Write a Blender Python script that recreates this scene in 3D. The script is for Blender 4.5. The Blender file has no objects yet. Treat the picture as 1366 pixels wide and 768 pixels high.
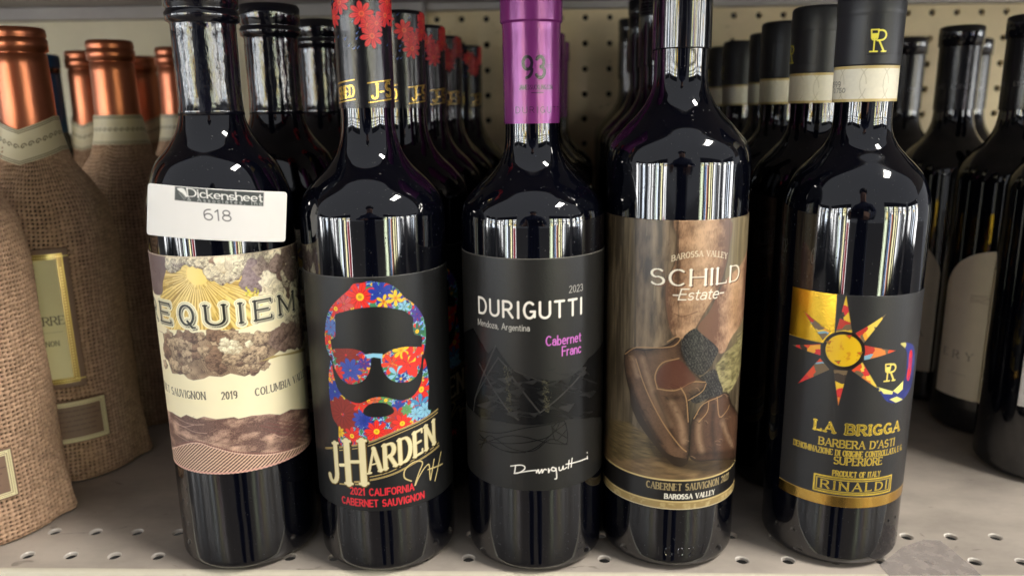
import bpy, bmesh, math, random, time
import numpy as np
T0 = time.time()
rng = np.random.default_rng(7); random.seed(7)
C = bpy.context.scene.collection
S = bpy.context.scene

# ------------------------------------------------------------------ camera
TH = math.radians(13.0); RO = math.radians(.8); F = 1026.; CZ = .244
_f = np.array([0, math.cos(TH), -math.sin(TH)]); _r = np.array([1, 0, 0.]); _u = np.array([0, math.sin(TH), math.cos(TH)])
CR = math.cos(RO)*_r-math.sin(RO)*_u; CU = math.cos(RO)*_u+math.sin(RO)*_r; CF = _f
CP = np.array([0, 0, CZ])
from mathutils import Matrix, Vector
cam_data = bpy.data.cameras.new('camera'); cam = bpy.data.objects.new('camera', cam_data); C.objects.link(cam)
m = Matrix.Identity(4)
for i in range(3):
    m[i][0] = CR[i]; m[i][1] = CU[i]; m[i][2] = -CF[i]; m[i][3] = CP[i]
cam.matrix_world = m
cam_data.sensor_width = 36; cam_data.lens = F/1366*36
cam_data.clip_start = .02; cam_data.clip_end = 60
cam_data.dof.use_dof = True; cam_data.dof.focus_distance = .385; cam_data.dof.aperture_fstop = 6.8
S.camera = cam
# ------------------------------------------------------------------ light
w = bpy.data.worlds.new('World'); S.world = w; w.use_nodes = True
w.node_tree.nodes['Background'].inputs[0].default_value = (.92, .94, 1.0, 1)
w.node_tree.nodes['Background'].inputs[1].default_value = .42
S.view_settings.view_transform = 'Standard'; S.view_settings.look = 'None'
S.view_settings.exposure = .06; S.view_settings.gamma = 1
S.cycles.max_bounces = 8
WIN = 21.0          # radiance of the shop's windows
LAMP = 120.0         # radiance of the ceiling lamp tubes
def area(name, loc, target, sx, sy, power, col):
    l = bpy.data.lights.new(name, 'AREA'); l.shape = 'RECTANGLE'; l.size = sx; l.size_y = sy; l.energy = power; l.color = col
    o = bpy.data.objects.new(name, l); C.objects.link(o); o.location = loc
    o.rotation_euler = (Vector(target)-Vector(loc)).to_track_quat('-Z', 'Y').to_euler()
    return o

# ------------------------------------------------------------------ numbers
def lin(c):
    c = np.asarray(c, float)/255.
    return np.where(c <= .04045, c/12.92, ((c+.055)/1.055)**2.4)
def pray(px, py): return CF+CR*(px-683)/F-CU*(py-384)/F
def atD(px, py, D):
    d = pray(px, py); return CP+d*(D/d[1])
def hitcyl(px, py, xb, D, R):
    d = pray(px, py); a = d[0]**2+d[1]**2; b = -2*(d[0]*xb+d[1]*D); c = xb*xb+D*D-R*R
    q = max(b*b-4*a*c, 0); t = (-b-math.sqrt(q))/(2*a); p = CP+d*t
    return math.atan2(p[0]-xb, -(p[1]-D)), p[2]
_lat = rng.random((256, 256))
def vnoise(x, y):
    xi = np.floor(x).astype(int); yi = np.floor(y).astype(int); fx = x-xi; fy = y-yi
    fx = fx*fx*(3-2*fx); fy = fy*fy*(3-2*fy)
    a = _lat[xi % 256, yi % 256]; b = _lat[(xi+1) % 256, yi % 256]; c = _lat[xi % 256, (yi+1) % 256]; d = _lat[(xi+1) % 256, (yi+1) % 256]
    return (a*(1-fx)+b*fx)*(1-fy)+(c*(1-fx)+d*fx)*fy
def fbm(x, y, o=4):
    s = 0; a = .5; n = 0
    for k in range(o):
        s = s+a*vnoise(x*2**k+17*k, y*2**k+31*k); n += a; a *= .5
    return s/n

# ------------------------------------------------------------------ scene helpers
def empty(name, loc, label, cat, group=None, rz=0):
    o = bpy.data.objects.new(name, None); C.objects.link(o); o.location = loc; o.rotation_euler[2] = rz
    o.empty_display_size = .02
    o['label'] = label; o['category'] = cat
    if group: o['group'] = group
    return o
def link(name, me, mat=None, parent=None, kind=None, label=None, cat=None, group=None):
    o = bpy.data.objects.new(name, me); C.objects.link(o)
    if mat is not None and not me.materials: me.materials.append(mat)
    if parent: o.parent = parent
    if kind: o['kind'] = kind
    if label: o['label'] = label
    if cat: o['category'] = cat
    if group: o['group'] = group
    return o
def copytree(o, parent=None):
    c = o.copy(); C.objects.link(c)
    if parent: c.parent = parent
    for ch in list(o.children): copytree(ch, c)
    return c
def mesh_from(name, V, Fc, smooth=True):
    me = bpy.data.meshes.new(name); me.from_pydata([tuple(v) for v in V], [], Fc)
    if smooth: me.polygons.foreach_set('use_smooth', [True]*len(me.polygons))
    me.update(); return me
def grid_mesh(name, P, wrap=False, smooth=True):
    """P: (H,W,3) grid of points"""
    H, W = P.shape[:2]
    idx = np.arange(H*W).reshape(H, W)
    if wrap: idx = np.concatenate([idx, idx[:, :1]], 1)
    q = np.stack([idx[:-1, :-1], idx[:-1, 1:], idx[1:, 1:], idx[1:, :-1]], -1).reshape(-1, 4)
    me = bpy.data.meshes.new(name)
    me.vertices.add(H*W); me.vertices.foreach_set('co', P.reshape(-1).astype(np.float32))
    n = len(q); me.loops.add(n*4); me.loops.foreach_set('vertex_index', q.reshape(-1).astype(np.int32))
    me.polygons.add(n); me.polygons.foreach_set('loop_start', np.arange(0, n*4, 4, dtype=np.int32))
    if smooth: me.polygons.foreach_set('use_smooth', np.ones(n, bool))
    me.update(calc_edges=True); return me
def set_col(me, name, col):
    a = me.color_attributes.new(name, 'FLOAT_COLOR', 'POINT'); a.data.foreach_set('color', col.reshape(-1).astype(np.float32))
def box(bm, x0, x1, y0, y1, z0, z1):
    vs = [bm.verts.new((x, y, z)) for x in (x0, x1) for y in (y0, y1) for z in (z0, z1)]
    for f in ((0, 1, 3, 2), (4, 6, 7, 5), (0, 4, 5, 1), (2, 3, 7, 6), (0, 2, 6, 4), (1, 5, 7, 3)): bm.faces.new([vs[i] for i in f])
def bmesh_obj(name, bm, mat, bevel=0, **k):
    me = bpy.data.meshes.new(name)
    if bevel: bmesh.ops.bevel(bm, geom=bm.edges[:], offset=bevel, segments=2, profile=.5, affect='EDGES')
    bmesh.ops.recalc_face_normals(bm, faces=bm.faces)
    bm.to_mesh(me); bm.free(); return link(name, me, mat, **k)

def spline(pts, n=6):
    """Catmull-Rom through an open list of 2-tuples"""
    P = np.array(pts, float); P = np.vstack([2*P[0]-P[1], P, 2*P[-1]-P[-2]]); out = []
    for i in range(1, len(P)-2):
        for k in range(n):
            t = k/n; a, b, c, d = P[i-1], P[i], P[i+1], P[i+2]
            out.append(.5*((2*b)+(-a+c)*t+(2*a-5*b+4*c-d)*t*t+(-a+3*b-3*c+d)*t**3))
    out.append(P[-2]); return np.array(out)
def cspline(pts, n=5):
    P = np.array(pts, float); N = len(P); out = []
    for i in range(N):
        a, b, c, d = P[i-1], P[i], P[(i+1) % N], P[(i+2) % N]
        for k in range(n):
            t = k/n
            out.append(.5*((2*b)+(-a+c)*t+(2*a-5*b+4*c-d)*t*t+(-a+3*b-3*c+d)*t**3))
    return np.array(out)

# ------------------------------------------------------------------ materials
def new_mat(name):
    mt = bpy.data.materials.new(name); mt.use_nodes = True
    nt = mt.node_tree; return mt, nt, nt.nodes['Principled BSDF']
def nd(nt, t, **k):
    n = nt.nodes.new(t)
    for a, b in k.items(): setattr(n, a, b)
    return n
def bump_noise(nt, b, scale, strength, dist=.0002, detail=3, coord='Object', vec_scale=None):
    tc = nd(nt, 'ShaderNodeTexCoord'); no = nd(nt, 'ShaderNodeTexNoise'); no.inputs['Scale'].default_value = scale; no.inputs['Detail'].default_value = detail
    src = tc.outputs[coord]
    if vec_scale:
        mp = nd(nt, 'ShaderNodeMapping'); mp.inputs['Scale'].default_value = vec_scale; nt.links.new(src, mp.inputs[0]); src = mp.outputs[0]
    nt.links.new(src, no.inputs['Vector'])
    bp = nd(nt, 'ShaderNodeBump'); bp.inputs['Strength'].default_value = strength; bp.inputs['Distance'].default_value = dist
    nt.links.new(no.outputs[0], bp.inputs['Height']); nt.links.new(bp.outputs[0], b.inputs['Normal'])
    return no, bp
def simple(name, col, rough=.5, metal=0, ior=1.5, bump=None, var=None):
    mt, nt, b = new_mat(name)
    c = tuple(lin(col))+(1,)
    b.inputs['Base Color'].default_value = c; b.inputs['Roughness'].default_value = rough; b.inputs['Metallic'].default_value = metal; b.inputs['IOR'].default_value = ior
    if bump: bump_noise(nt, b, *bump)
    if var:   # (scale, amount)
        tc = nd(nt, 'ShaderNodeTexCoord'); no = nd(nt, 'ShaderNodeTexNoise'); no.inputs['Scale'].default_value = var[0]; no.inputs['Detail'].default_value = 5
        nt.links.new(tc.outputs['Object'], no.inputs['Vector'])
        mr = nd(nt, 'ShaderNodeMapRange'); mr.inputs[1].default_value = .3; mr.inputs[2].default_value = .7; mr.inputs[3].default_value = 1-var[1]; mr.inputs[4].default_value = 1+var[1]
        hs = nd(nt, 'ShaderNodeHueSaturation'); hs.inputs['Color'].default_value = c
        nt.links.new(no.outputs[0], mr.inputs[0]); nt.links.new(mr.outputs[0], hs.inputs['Value']); nt.links.new(hs.outputs[0], b.inputs['Base Color'])
    return mt
def emis(name, col, strength):
    mt, nt, b = new_mat(name)
    b.inputs['Base Color'].default_value = (.02, .02, .02, 1)
    b.inputs['Emission Color'].default_value = tuple(lin(col))+(1,); b.inputs['Emission Strength'].default_value = strength
    return mt
# dark bottle glass: near-black, mirror-like, a very slight waviness, dust specks
def glass_mat(name, col):
    mt, nt, b = new_mat(name)
    b.inputs['Base Color'].default_value = tuple(col)+(1,); b.inputs['Roughness'].default_value = .025; b.inputs['IOR'].default_value = 1.75
    no, bp = bump_noise(nt, b, 38, .5, .00042, 1)
    tc = nd(nt, 'ShaderNodeTexCoord'); n2 = nd(nt, 'ShaderNodeTexNoise'); n2.inputs['Scale'].default_value = 1100; n2.inputs['Detail'].default_value = 0
    nt.links.new(tc.outputs['Object'], n2.inputs['Vector'])
    mr = nd(nt, 'ShaderNodeMapRange'); mr.inputs[1].default_value = .80; mr.inputs[2].default_value = .84; mr.inputs[3].default_value = .025; mr.inputs[4].default_value = .6
    nt.links.new(n2.outputs[0], mr.inputs[0])
    n3 = nd(nt, 'ShaderNodeTexNoise'); n3.inputs['Scale'].default_value = 30; n3.inputs['Detail'].default_value = 4
    nt.links.new(tc.outputs['Object'], n3.inputs['Vector'])
    ms = nd(nt, 'ShaderNodeMapRange'); ms.inputs[1].default_value = .35; ms.inputs[2].default_value = .75; ms.inputs[3].default_value = 0; ms.inputs[4].default_value = .06
    nt.links.new(n3.outputs[0], ms.inputs[0])
    ad = nd(nt, 'ShaderNodeMath', operation='ADD'); nt.links.new(mr.outputs[0], ad.inputs[0]); nt.links.new(ms.outputs[0], ad.inputs[1])
    nt.links.new(ad.outputs[0], b.inputs['Roughness'])
    return mt
M = {}
M['glass'] = glass_mat('dark_bottle_glass', (.0010, .0012, .0030))
M['black_foil'] = simple('black_shrink_foil', (14, 14, 22), .09, 0, 1.75, (320, .55, .00045, 4, 'Object', (1, 1, .35)))
M['black_cap'] = simple('gloss_black_screw_cap', (12, 12, 18), .1, 0, 1.7, (60, .25, .0003, 1))
M['matte_cap'] = simple('matte_black_cap', (36, 36, 40), .42, 0, 1.45, (500, .15, .0001))
M['copper'] = simple('copper_foil', (186, 114, 84), .33, .95, 1.5, (150, .6, .0004, 4, 'Object', (1, 1, .3)))
M['blue_foil'] = simple('blue_foil', (20, 70, 110), .4, .3)
def art_mat(name, rough=.5, bump=(700, .25, .00008), spec=.5):
    mt, nt, b = new_mat(name)
    at = nd(nt, 'ShaderNodeAttribute'); at.attribute_name = 'art'
    nt.links.new(at.outputs['Color'], b.inputs['Base Color'])
    m1 = nd(nt, 'ShaderNodeMapRange'); m1.inputs[1].default_value = .5; m1.inputs[2].default_value = .9
    nt.links.new(at.outputs['Alpha'], m1.inputs[0]); nt.links.new(m1.outputs[0], b.inputs['Metallic'])
    m2 = nd(nt, 'ShaderNodeMapRange'); m2.inputs[1].default_value = 0; m2.inputs[2].default_value = .45; m2.inputs[3].default_value = rough; m2.inputs[4].default_value = .22
    nt.links.new(at.outputs['Alpha'], m2.inputs[0]); nt.links.new(m2.outputs[0], b.inputs['Roughness'])
    b.inputs['Specular IOR Level'].default_value = spec
    bump_noise(nt, b, *bump)
    return mt
M['paper'] = art_mat('printed_paper', .5)
M['charcoal_paper'] = art_mat('printed_charcoal_paper', .38, (900, .5, .00012), .36)
M['photo_paper'] = art_mat('printed_photo_paper', .33, (500, .15, .00006), .5)
M['foil_print'] = art_mat('printed_foil', .5, (320, .4, .0004, 4, 'Object', (1, 1, .35)), .6)
M['purple_print'] = art_mat('printed_purple_foil', .24, (190, .55, .0004, 4, 'Object', (1, 1, .22)), .6)

# ------------------------------------------------------------------ a stroke alphabet
def arc(cx, cy, rx, ry, a0, a1, n=9):
    return [(cx+rx*math.cos(math.radians(a0+(a1-a0)*k/n)), cy+ry*math.sin(math.radians(a0+(a1-a0)*k/n))) for k in range(n+1)]
G = {
 'A': (.72, [[(0, 0), (.36, 1)], [(.36, 1), (.72, 0)], [(.13, .34), (.59, .34)]]),
 'B': (.6, [[(0, 0), (0, 1)], [(0, 1), (.3, 1)]+arc(.3, .76, .24, .24, 90, -90)+[(0, .52)], [(.3, .52)]+arc(.3, .26, .3, .26, 90, -90)+[(0, 0)]]),
 'C': (.62, [arc(.34, .5, .34, .5, 50, 310, 16)]),
 'D': (.66, [[(0, 0), (0, 1)], [(0, 1), (.26, 1)]+arc(.26, .5, .4, .5, 90, -90, 14)+[(0, 0)]]),
 'E': (.52, [[(0, 0), (0, 1)], [(0, 1), (.52, 1)], [(0, .52), (.42, .52)], [(0, 0), (.52, 0)]]),
 'F': (.5, [[(0, 0), (0, 1)], [(0, 1), (.5, 1)], [(0, .52), (.42, .52)]]),
 'G': (.66, [arc(.34, .5, .34, .5, 50, 350, 16), [(.66, .42), (.42, .42)], [(.66, .42), (.66, .08)]]),
 'H': (.64, [[(0, 0), (0, 1)], [(.64, 0), (.64, 1)], [(0, .52), (.64, .52)]]),
 'I': (.08, [[(.04, 0), (.04, 1)]]),
 'J': (.42, [[(.42, 1), (.42, .25)]+arc(.21, .22, .21, .22, 0, -170)]),
 'K': (.6, [[(0, 0), (0, 1)], [(0, .4), (.58, 1)], [(.2, .56), (.6, 0)]]),
 'L': (.5, [[(0, 0), (0, 1)], [(0, 0), (.5, 0)]]),
 'M': (.8, [[(0, 0), (0, 1)], [(0, 1), (.4, .15)], [(.4, .15), (.8, 1)], [(.8, 1), (.8, 0)]]),
 'N': (.66, [[(0, 0), (0, 1)], [(0, 1), (.66, 0)], [(.66, 0), (.66, 1)]]),
 'O': (.7, [arc(.35, .5, .35, .5, 90, 450, 20)]),
 'P': (.56, [[(0, 0), (0, 1)], [(0, 1), (.28, 1)]+arc(.28, .73, .28, .27, 90, -90)+[(0, .46)]]),
 'Q': (.7, [arc(.35, .5, .35, .5, 90, 450, 20), [(.38, .2), (.6, -.12), (.74, -.12)]]),
 'R': (.62, [[(0, 0), (0, 1)], [(0, 1), (.28, 1)]+arc(.28, .74, .28, .26, 90, -90)+[(0, .48)], [(.28, .48), (.62, 0)]]),
 'S': (.56, [arc(.28, .74, .25, .26, 40, 250, 10)+arc(.28, .26, .27, .26, 80, -150, 10)]),
 'T': (.6, [[(.3, 0), (.3, 1)], [(0, 1), (.6, 1)]]),
 'U': (.64, [[(0, 1), (0, .3)]+arc(.32, .3, .32, .3, 180, 360, 12)+[(.64, 1)]]),
 'V': (.68, [[(0, 1), (.34, 0)], [(.34, 0), (.68, 1)]]),
 'W': (.95, [[(0, 1), (.24, 0)], [(.24, 0), (.475, .9)], [(.475, .9), (.71, 0)], [(.71, 0), (.95, 1)]]),
 'X': (.6, [[(0, 0), (.6, 1)], [(0, 1), (.6, 0)]]),
 'Y': (.64, [[(0, 1), (.32, .48)], [(.64, 1), (.32, .48)], [(.32, .48), (.32, 0)]]),
 'Z': (.56, [[(0, 1), (.56, 1)], [(.56, 1), (0, 0)], [(0, 0), (.56, 0)]]),
 '0': (.5, [arc(.25, .5, .25, .5, 90, 450, 18)]),
 '1': (.3, [[(.02, .8), (.2, 1)], [(.2, 1), (.2, 0)]]),
 '2': (.5, [arc(.25, .73, .24, .27, 160, -20, 9)+[(0, 0)], [(0, 0), (.5, 0)]]),
 '3': (.5, [arc(.24, .75, .22, .25, 150, -80, 9)+arc(.24, .27, .26, .27, 80, -150, 10)]),
 '5': (.5, [[(.46, 1), (.08, 1)], [(.08, 1), (.04, .55)]+arc(.23, .32, .26, .32, 115, -150, 11)]),
 '6': (.52, [arc(.36, .6, .36, .4, 80, 180, 6)+arc(.26, .3, .25, .3, 180, 540, 16)]),
 '7': (.5, [[(0, 1), (.5, 1)], [(.5, 1), (.16, 0)]]),
 '8': (.52, [arc(.26, .76, .21, .24, 90, 450, 14), arc(.26, .27, .26, .27, 90, 450, 14)]),
 '9': (.52, [arc(.26, .7, .25, .3, 0, 360, 16), arc(.16, .4, .35, .4, 0, -80, 6)]),
 'a': (.44, [arc(.2, .2, .2, .2, 0, 360, 14), [(.42, 0), (.42, .34)]+arc(.22, .42, .2, .22, 0, 150, 7)]),
 'b': (.46, [[(0, 0), (0, 1)], arc(.22, .3, .22, .3, 90, 450, 14)]),
 'c': (.42, [arc(.24, .32, .24, .32, 45, 315, 12)]),
 'd': (.46, [[(.44, 0), (.44, 1)], arc(.22, .3, .22, .3, 90, 450, 14)]),
 'e': (.46, [[(.02, .34), (.44, .34)], arc(.23, .32, .22, .32, 5, 310, 13)]),
 'f': (.32, [[(.1, 0), (.1, .8)]+arc(.25, .8, .15, .18, 180, 70, 5), [(0, .6), (.28, .6)]]),
 'g': (.46, [arc(.22, .32, .22, .3, 90, 450, 14), [(.44, .62), (.44, -.1)]+arc(.22, -.1, .22, .18, 0, -150, 6)]),
 'h': (.44, [[(0, 0), (0, 1)], [(0, .35)]+arc(.22, .4, .21, .22, 160, 0, 7)+[(.43, 0)]]),
 'i': (.08, [[(.04, 0), (.04, .62)], [(.04, .84), (.04, .9)]]),
 'k': (.42, [[(0, 0), (0, 1)], [(0, .22), (.38, .62)], [(.14, .36), (.42, 0)]]),
 'l': (.06, [[(.03, 0), (.03, 1)]]),
 'm': (.7, [[(0, 0), (0, .62)], arc(.17, .44, .17, .18, 180, 0, 7)+[(.34, 0)], arc(.51, .44, .17, .18, 180, 0, 7)+[(.68, 0)]]),
 'n': (.44, [[(0, 0), (0, .62)], [(0, .35)]+arc(.22, .4, .21, .22, 160, 0, 7)+[(.43, 0)]]),
 'o': (.48, [arc(.24, .31, .24, .31, 90, 450, 14)]),
 'r': (.3, [[(0, 0), (0, .62)], [(0, .36)]+arc(.2, .38, .19, .24, 160, 70, 5)]),
 's': (.38, [arc(.19, .46, .17, .17, 40, 250, 7)+arc(.19, .16, .18, .16, 80, -150, 7)]),
 't': (.3, [[(.12, .85), (.12, .14)]+arc(.24, .14, .12, .14, 180, 290, 5), [(0, .62), (.28, .62)]]),
 'u': (.44, [[(0, .62), (0, .2)]+arc(.21, .2, .21, .2, 180, 330, 7)+[(.42, .3)], [(.43, .62), (.43, 0)]]),
 'z': (.38, [[(0, .6), (.38, .6)], [(.38, .6), (0, 0)], [(0, 0), (.38, 0)]]),
 'y': (.44, [[(0, .62), (.22, 0)], [(.44, .62), (.12, -.28)]]),
 '.': (.08, [[(.04, 0), (.04, .03)]]), ',': (.08, [[(.05, .03), (.0, -.14)]]), "'": (.08, [[(.05, 1), (.03, .78)]]),
 '-': (.34, [[(0, .42), (.34, .42)]]), ' ': (.34, []), '&': (.6, [[(.58, 0), (.12, .75)]+arc(.25, .82, .14, .17, 200, -60, 8)+arc(.2, .22, .2, .22, 90, 330, 9)+[(.56, .4)]]),
}
# ------------------------------------------------------------------ printed surface
class Canvas:
    """a printed sheet following a vertical surface of revolution; painted in millimetres on the sheet"""
    def __init__(s, x, D, R, a0, a1, z0, z1, step, base, metal=0., rz=0.):
        s.x, s.D, s.R = x, D, R; s.k = R*1000; s.rz = rz
        s.u0, s.u1, s.v0, s.v1, s.step = a0*s.k, a1*s.k, z0*1000, z1*1000, step
        W = int((s.u1-s.u0)/step)+1; H = int((s.v1-s.v0)/step)+1
        s.U, s.V = np.meshgrid(np.linspace(s.u0, s.u1, W), np.linspace(s.v0, s.v1, H)); s.W, s.H = W, H
        s.col = np.zeros((H, W, 3))+lin(base); s.met = np.full((H, W), float(metal))
    def p(s, px, py):
        a, z = hitcyl(px, py, s.x, s.D, s.R); return ((a-s.rz)*s.k, z*1000)
    def pp(s, L): return [s.p(*q) for q in L]
    def win(s, pts, pad):
        P = np.array(pts); du = (s.u1-s.u0)/(s.W-1); dv = (s.v1-s.v0)/(s.H-1)
        i0 = max(0, int((P[:, 0].min()-pad-s.u0)/du)); i1 = min(s.W, int((P[:, 0].max()+pad-s.u0)/du)+2)
        j0 = max(0, int((P[:, 1].min()-pad-s.v0)/dv)); j1 = min(s.H, int((P[:, 1].max()+pad-s.v0)/dv)+2)
        if i1 <= i0 or j1 <= j0: return None
        return (slice(j0, j1), slice(i0, i1))
    def put(s, sl, m, c, metal=None):
        c = np.asarray(c, float)
        if c.ndim == 1: c = lin(c)
        s.col[sl] = s.col[sl]*(1-m[..., None])+c*m[..., None]
        if metal is not None: s.met[sl] = s.met[sl]*(1-m)+metal*m
    def poly_mask(s, pts, soft=1.):
        sl = s.win(pts, 1)
        if sl is None: return None, None
        U, V = s.U[sl], s.V[sl]; P = np.array(pts); Q = np.roll(P, -1, 0)
        ins = np.zeros(U.shape, bool); d2 = np.full(U.shape, 1e9)
        for (x1, y1), (x2, y2) in zip(P, Q):
            if y1 != y2:
                c = ((y1 > V) != (y2 > V)) & (U < (x2-x1)*(V-y1)/(y2-y1)+x1); ins ^= c
            dx, dy = x2-x1, y2-y1; L = dx*dx+dy*dy+1e-12
            t = np.clip(((U-x1)*dx+(V-y1)*dy)/L, 0, 1); d2 = np.minimum(d2, (U-x1-t*dx)**2+(V-y1-t*dy)**2)
        sd = np.where(ins, -1, 1)*np.sqrt(d2)
        return sl, np.clip(.5-sd/(s.step*soft), 0, 1)
    def poly(s, pts, c, metal=None, soft=1.):
        sl, m_ = s.poly_mask(pts, soft)
        if sl is not None: s.put(sl, m_, c, metal)
    def stroke_mask(s, pts, wd, soft=1.):
        sl = s.win(pts, wd)
        if sl is None: return None, None
        U, V = s.U[sl], s.V[sl]; d2 = np.full(U.shape, 1e9)
        for (x1, y1), (x2, y2) in zip(pts[:-1], pts[1:]):
            dx, dy = x2-x1, y2-y1; L = dx*dx+dy*dy+1e-12
            t = np.clip(((U-x1)*dx+(V-y1)*dy)/L, 0, 1); d2 = np.minimum(d2, (U-x1-t*dx)**2+(V-y1-t*dy)**2)
        return sl, np.clip(.5+(wd/2-np.sqrt(d2))/(s.step*soft), 0, 1)
    def stroke(s, pts, wd, c, metal=None, a=1.):
        sl, m_ = s.stroke_mask(pts, wd)
        if sl is not None: s.put(sl, m_*a, c, metal)
    def disc(s, cu, cv, r, c, metal=None, ry=None):
        ry = ry or r
        sl = s.win([(cu-r, cv-ry), (cu+r, cv+ry)], 1)
        if sl is None: return
        d = np.sqrt(((s.U[sl]-cu)/r)**2+((s.V[sl]-cv)/ry)**2)
        s.put(sl, np.clip(.5+(1-d)*min(r, ry)/s.step, 0, 1), c, metal)
    def text(s, st, p0, p1, h, c, wt=.13, serif=False, metal=None, slant=0., tight=.22, bend=0., contrast=.4, a=1., outline=None, narrow=False):
        """st along the baseline p0..p1 (mm), capital height h"""
        gap = tight; tot = sum(G[ch][0] for ch in st)+gap*(len(st)-1)
        L = math.hypot(p1[0]-p0[0], p1[1]-p0[1]); sx = L/tot
        ex = ((p1[0]-p0[0])/L, (p1[1]-p0[1])/L); x = 0
        def tr(gx, gy):
            q = gx/tot; gx = gx*sx; vv = gy*h
            return (p0[0]+ex[0]*gx+slant*vv, p0[1]+ex[1]*gx+vv+bend*4*q*(1-q))
        w0 = wt*h; jobs = []
        for ch in st:
            wd, strokes = G[ch]
            for sk in strokes:
                pts = [tr(x+a_, b_) for a_, b_ in sk]
                if not serif: jobs.append((pts, w0))
                else:
                    for q1, q2 in zip(pts[:-1], pts[1:]):
                        l = math.hypot(q2[0]-q1[0], q2[1]-q1[1])+1e-9; vert = abs(q2[1]-q1[1])/l
                        th = contrast+(1-contrast)*vert
                        if ch in 'AVWYM' and len(sk) == 2 and (q2[0]-q1[0])*(q2[1]-q1[1]) > 0: th *= .5
                        jobs.append(([q1, q2], w0*th))
                    for e, nb in ((sk[0], sk[1]), (sk[-1], sk[-2])):
                        if ch in 'OQCG0368&' : continue
                        if abs(e[0]-nb[0]) < abs(e[1]-nb[1]) and (abs(e[1]) < .01 or abs(e[1]-1) < .01):
                            if ch in 'AVM' and abs(e[0]-.36) < .05: continue
                            if ch in 'BDPR' and e != (0, 0) and e != (0, 1) and e[1] > .5: continue
                            sw = .13/sx*h if not narrow else .09/sx*h
                            jobs.append(([tr(x+e[0]-sw, e[1]), tr(x+e[0]+sw, e[1])], w0*max(contrast, .35)))
                        if ch in 'ETFLZ2' and abs(e[1]-nb[1]) < .01:
                            o_ = -.14 if e[1] > .9 else .14
                            if e[1] < .9 and e[1] > .1: continue
                            if ch != 'T' and e[0] < .1: continue
                            jobs.append(([tr(x+e[0], e[1]), tr(x+e[0], e[1]+o_)], w0*max(contrast, .35)))
            x += wd+gap
        if outline:
            for pts, w_ in jobs: s.stroke(pts, w_+outline[0]*2, outline[1], outline[2] if len(outline) > 2 else None)
        for pts, w_ in jobs: s.stroke(pts, w_, c, metal, a)
    def build(s, name, rfun, mat, parent, lift=.00022, zoff=0., skirt=True):
        A = s.U/s.k; Z = s.V/1000
        Rr = rfun(Z) if callable(rfun) else np.full(Z.shape, rfun)
        Rr = Rr+lift
        P = np.stack([Rr*np.sin(A), -Rr*np.cos(A), Z+zoff], -1)
        col = np.concatenate([np.clip(s.col, 0, 1), s.met[..., None]], -1)
        if skirt:
            P = np.pad(P, ((1, 1), (1, 1), (0, 0)), 'edge'); col = np.pad(col, ((1, 1), (1, 1), (0, 0)), 'edge')
            k = 1-(lift+.0003)/s.R
            for sl in (np.s_[0, :], np.s_[-1, :], np.s_[:, 0], np.s_[:, -1]): P[sl][..., :2] *= k
        me = grid_mesh(name, P); set_col(me, 'art', col)
        return link(name, me, mat, parent)

# ------------------------------------------------------------------ bottle bodies
def lathe(name, prof, seg=96, mat=None, parent=None, close=True, wob=None):
    P = np.array(prof); a = np.linspace(0, 2*math.pi, seg, endpoint=False)
    X = P[:, 1][:, None]*np.sin(a)[None]; Y = -P[:, 1][:, None]*np.cos(a)[None]; Z = np.repeat(P[:, 0][:, None], seg, 1)
    me = grid_mesh(name, np.stack([X, Y, Z], -1), wrap=True)
    return link(name, me, mat, parent)
def base_prof(R):
    q = [(.004, .0001), (.0035, R*.55), (.0012, R*.78), (0, R-.0085)]
    for k in range(1, 8):
        t = k/8*math.pi/2; q.append((.007*(1-math.cos(t))+.0001, R-.0085+.0085*math.sin(t)))
    q.append((.0075, R)); return q
def bottle_prof(R, shoulder, zs, r_neck, zneck, ztop, lip=.0015):
    """shoulder: list of (z, r) from full body to neck"""
    pts = [(zs, R)]+shoulder+[(zneck, r_neck)]
    sp = spline([(zs-.02, R), (zs-.008, R)]+pts+[(zneck+.02, r_neck)], 8)
    body = [(z, min(r, R)) for z, r in sp]
    q = base_prof(R)+[(.02, R), (.06, R), (.1, R), (.14, R)]+[b for b in body if b[0] > .145]
    q += [(ztop-.016, r_neck), (ztop-.0155, r_neck+lip), (ztop-.004, r_neck+lip), (ztop-.002, r_neck+lip*.4), (ztop, r_neck-.001), (ztop, .0001)]
    return q
def rprof(q):
    z = np.array([a[0] for a in q]); r = np.array([a[1] for a in q]); o = np.argsort(z, kind='stable')
    return lambda Z: np.interp(Z, z[o], r[o])

FRONT = dict(B1=(-.155, .411, .0375), B2=(-.0735, .408, .038), B3=(.0115, .4065, .038), B4=(.0877, .407, .037), B5=(.182, .406, .0365))
def embossed_base(root, st, R, a0, a1, z=.0095):
    """raised glass characters round the heel"""
    V = []; Fc = []
    h = .0052; tot = sum(G[c][0] for c in st)+.5*(len(st)-1); x = 0
    for ch in st:
        for sk in G[ch][1]:
            for (x1, y1), (x2, y2) in zip(sk[:-1], sk[1:]):
                a1_ = a0+(a1-a0)*(x+x1)/tot; a2_ = a0+(a1-a0)*(x+x2)/tot; z1 = z+y1*h; z2 = z+y2*h
                dx = (a2_-a1_)*R; dz = z2-z1; L = math.hypot(dx, dz)+1e-9; nx, nz = -dz/L*.00045, dx/L*.00045
                i = len(V)
                for (aa, zz) in ((a1_, z1), (a2_, z2)):
                    for (o, rr) in ((1, R-.0002), (0, R+.00012), (-1, R-.0002)):
                        ag = aa+o*nx/R; V.append((rr*math.sin(ag), -rr*math.cos(ag), zz+o*nz))
                Fc += [(i, i+1, i+4, i+3), (i+1, i+2, i+5, i+4)]
        x += G[ch][0]+.5
    me = mesh_from('embossed_lettering', V, Fc, False); return link('embossed_lettering', me, M['glass'], root)

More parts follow.
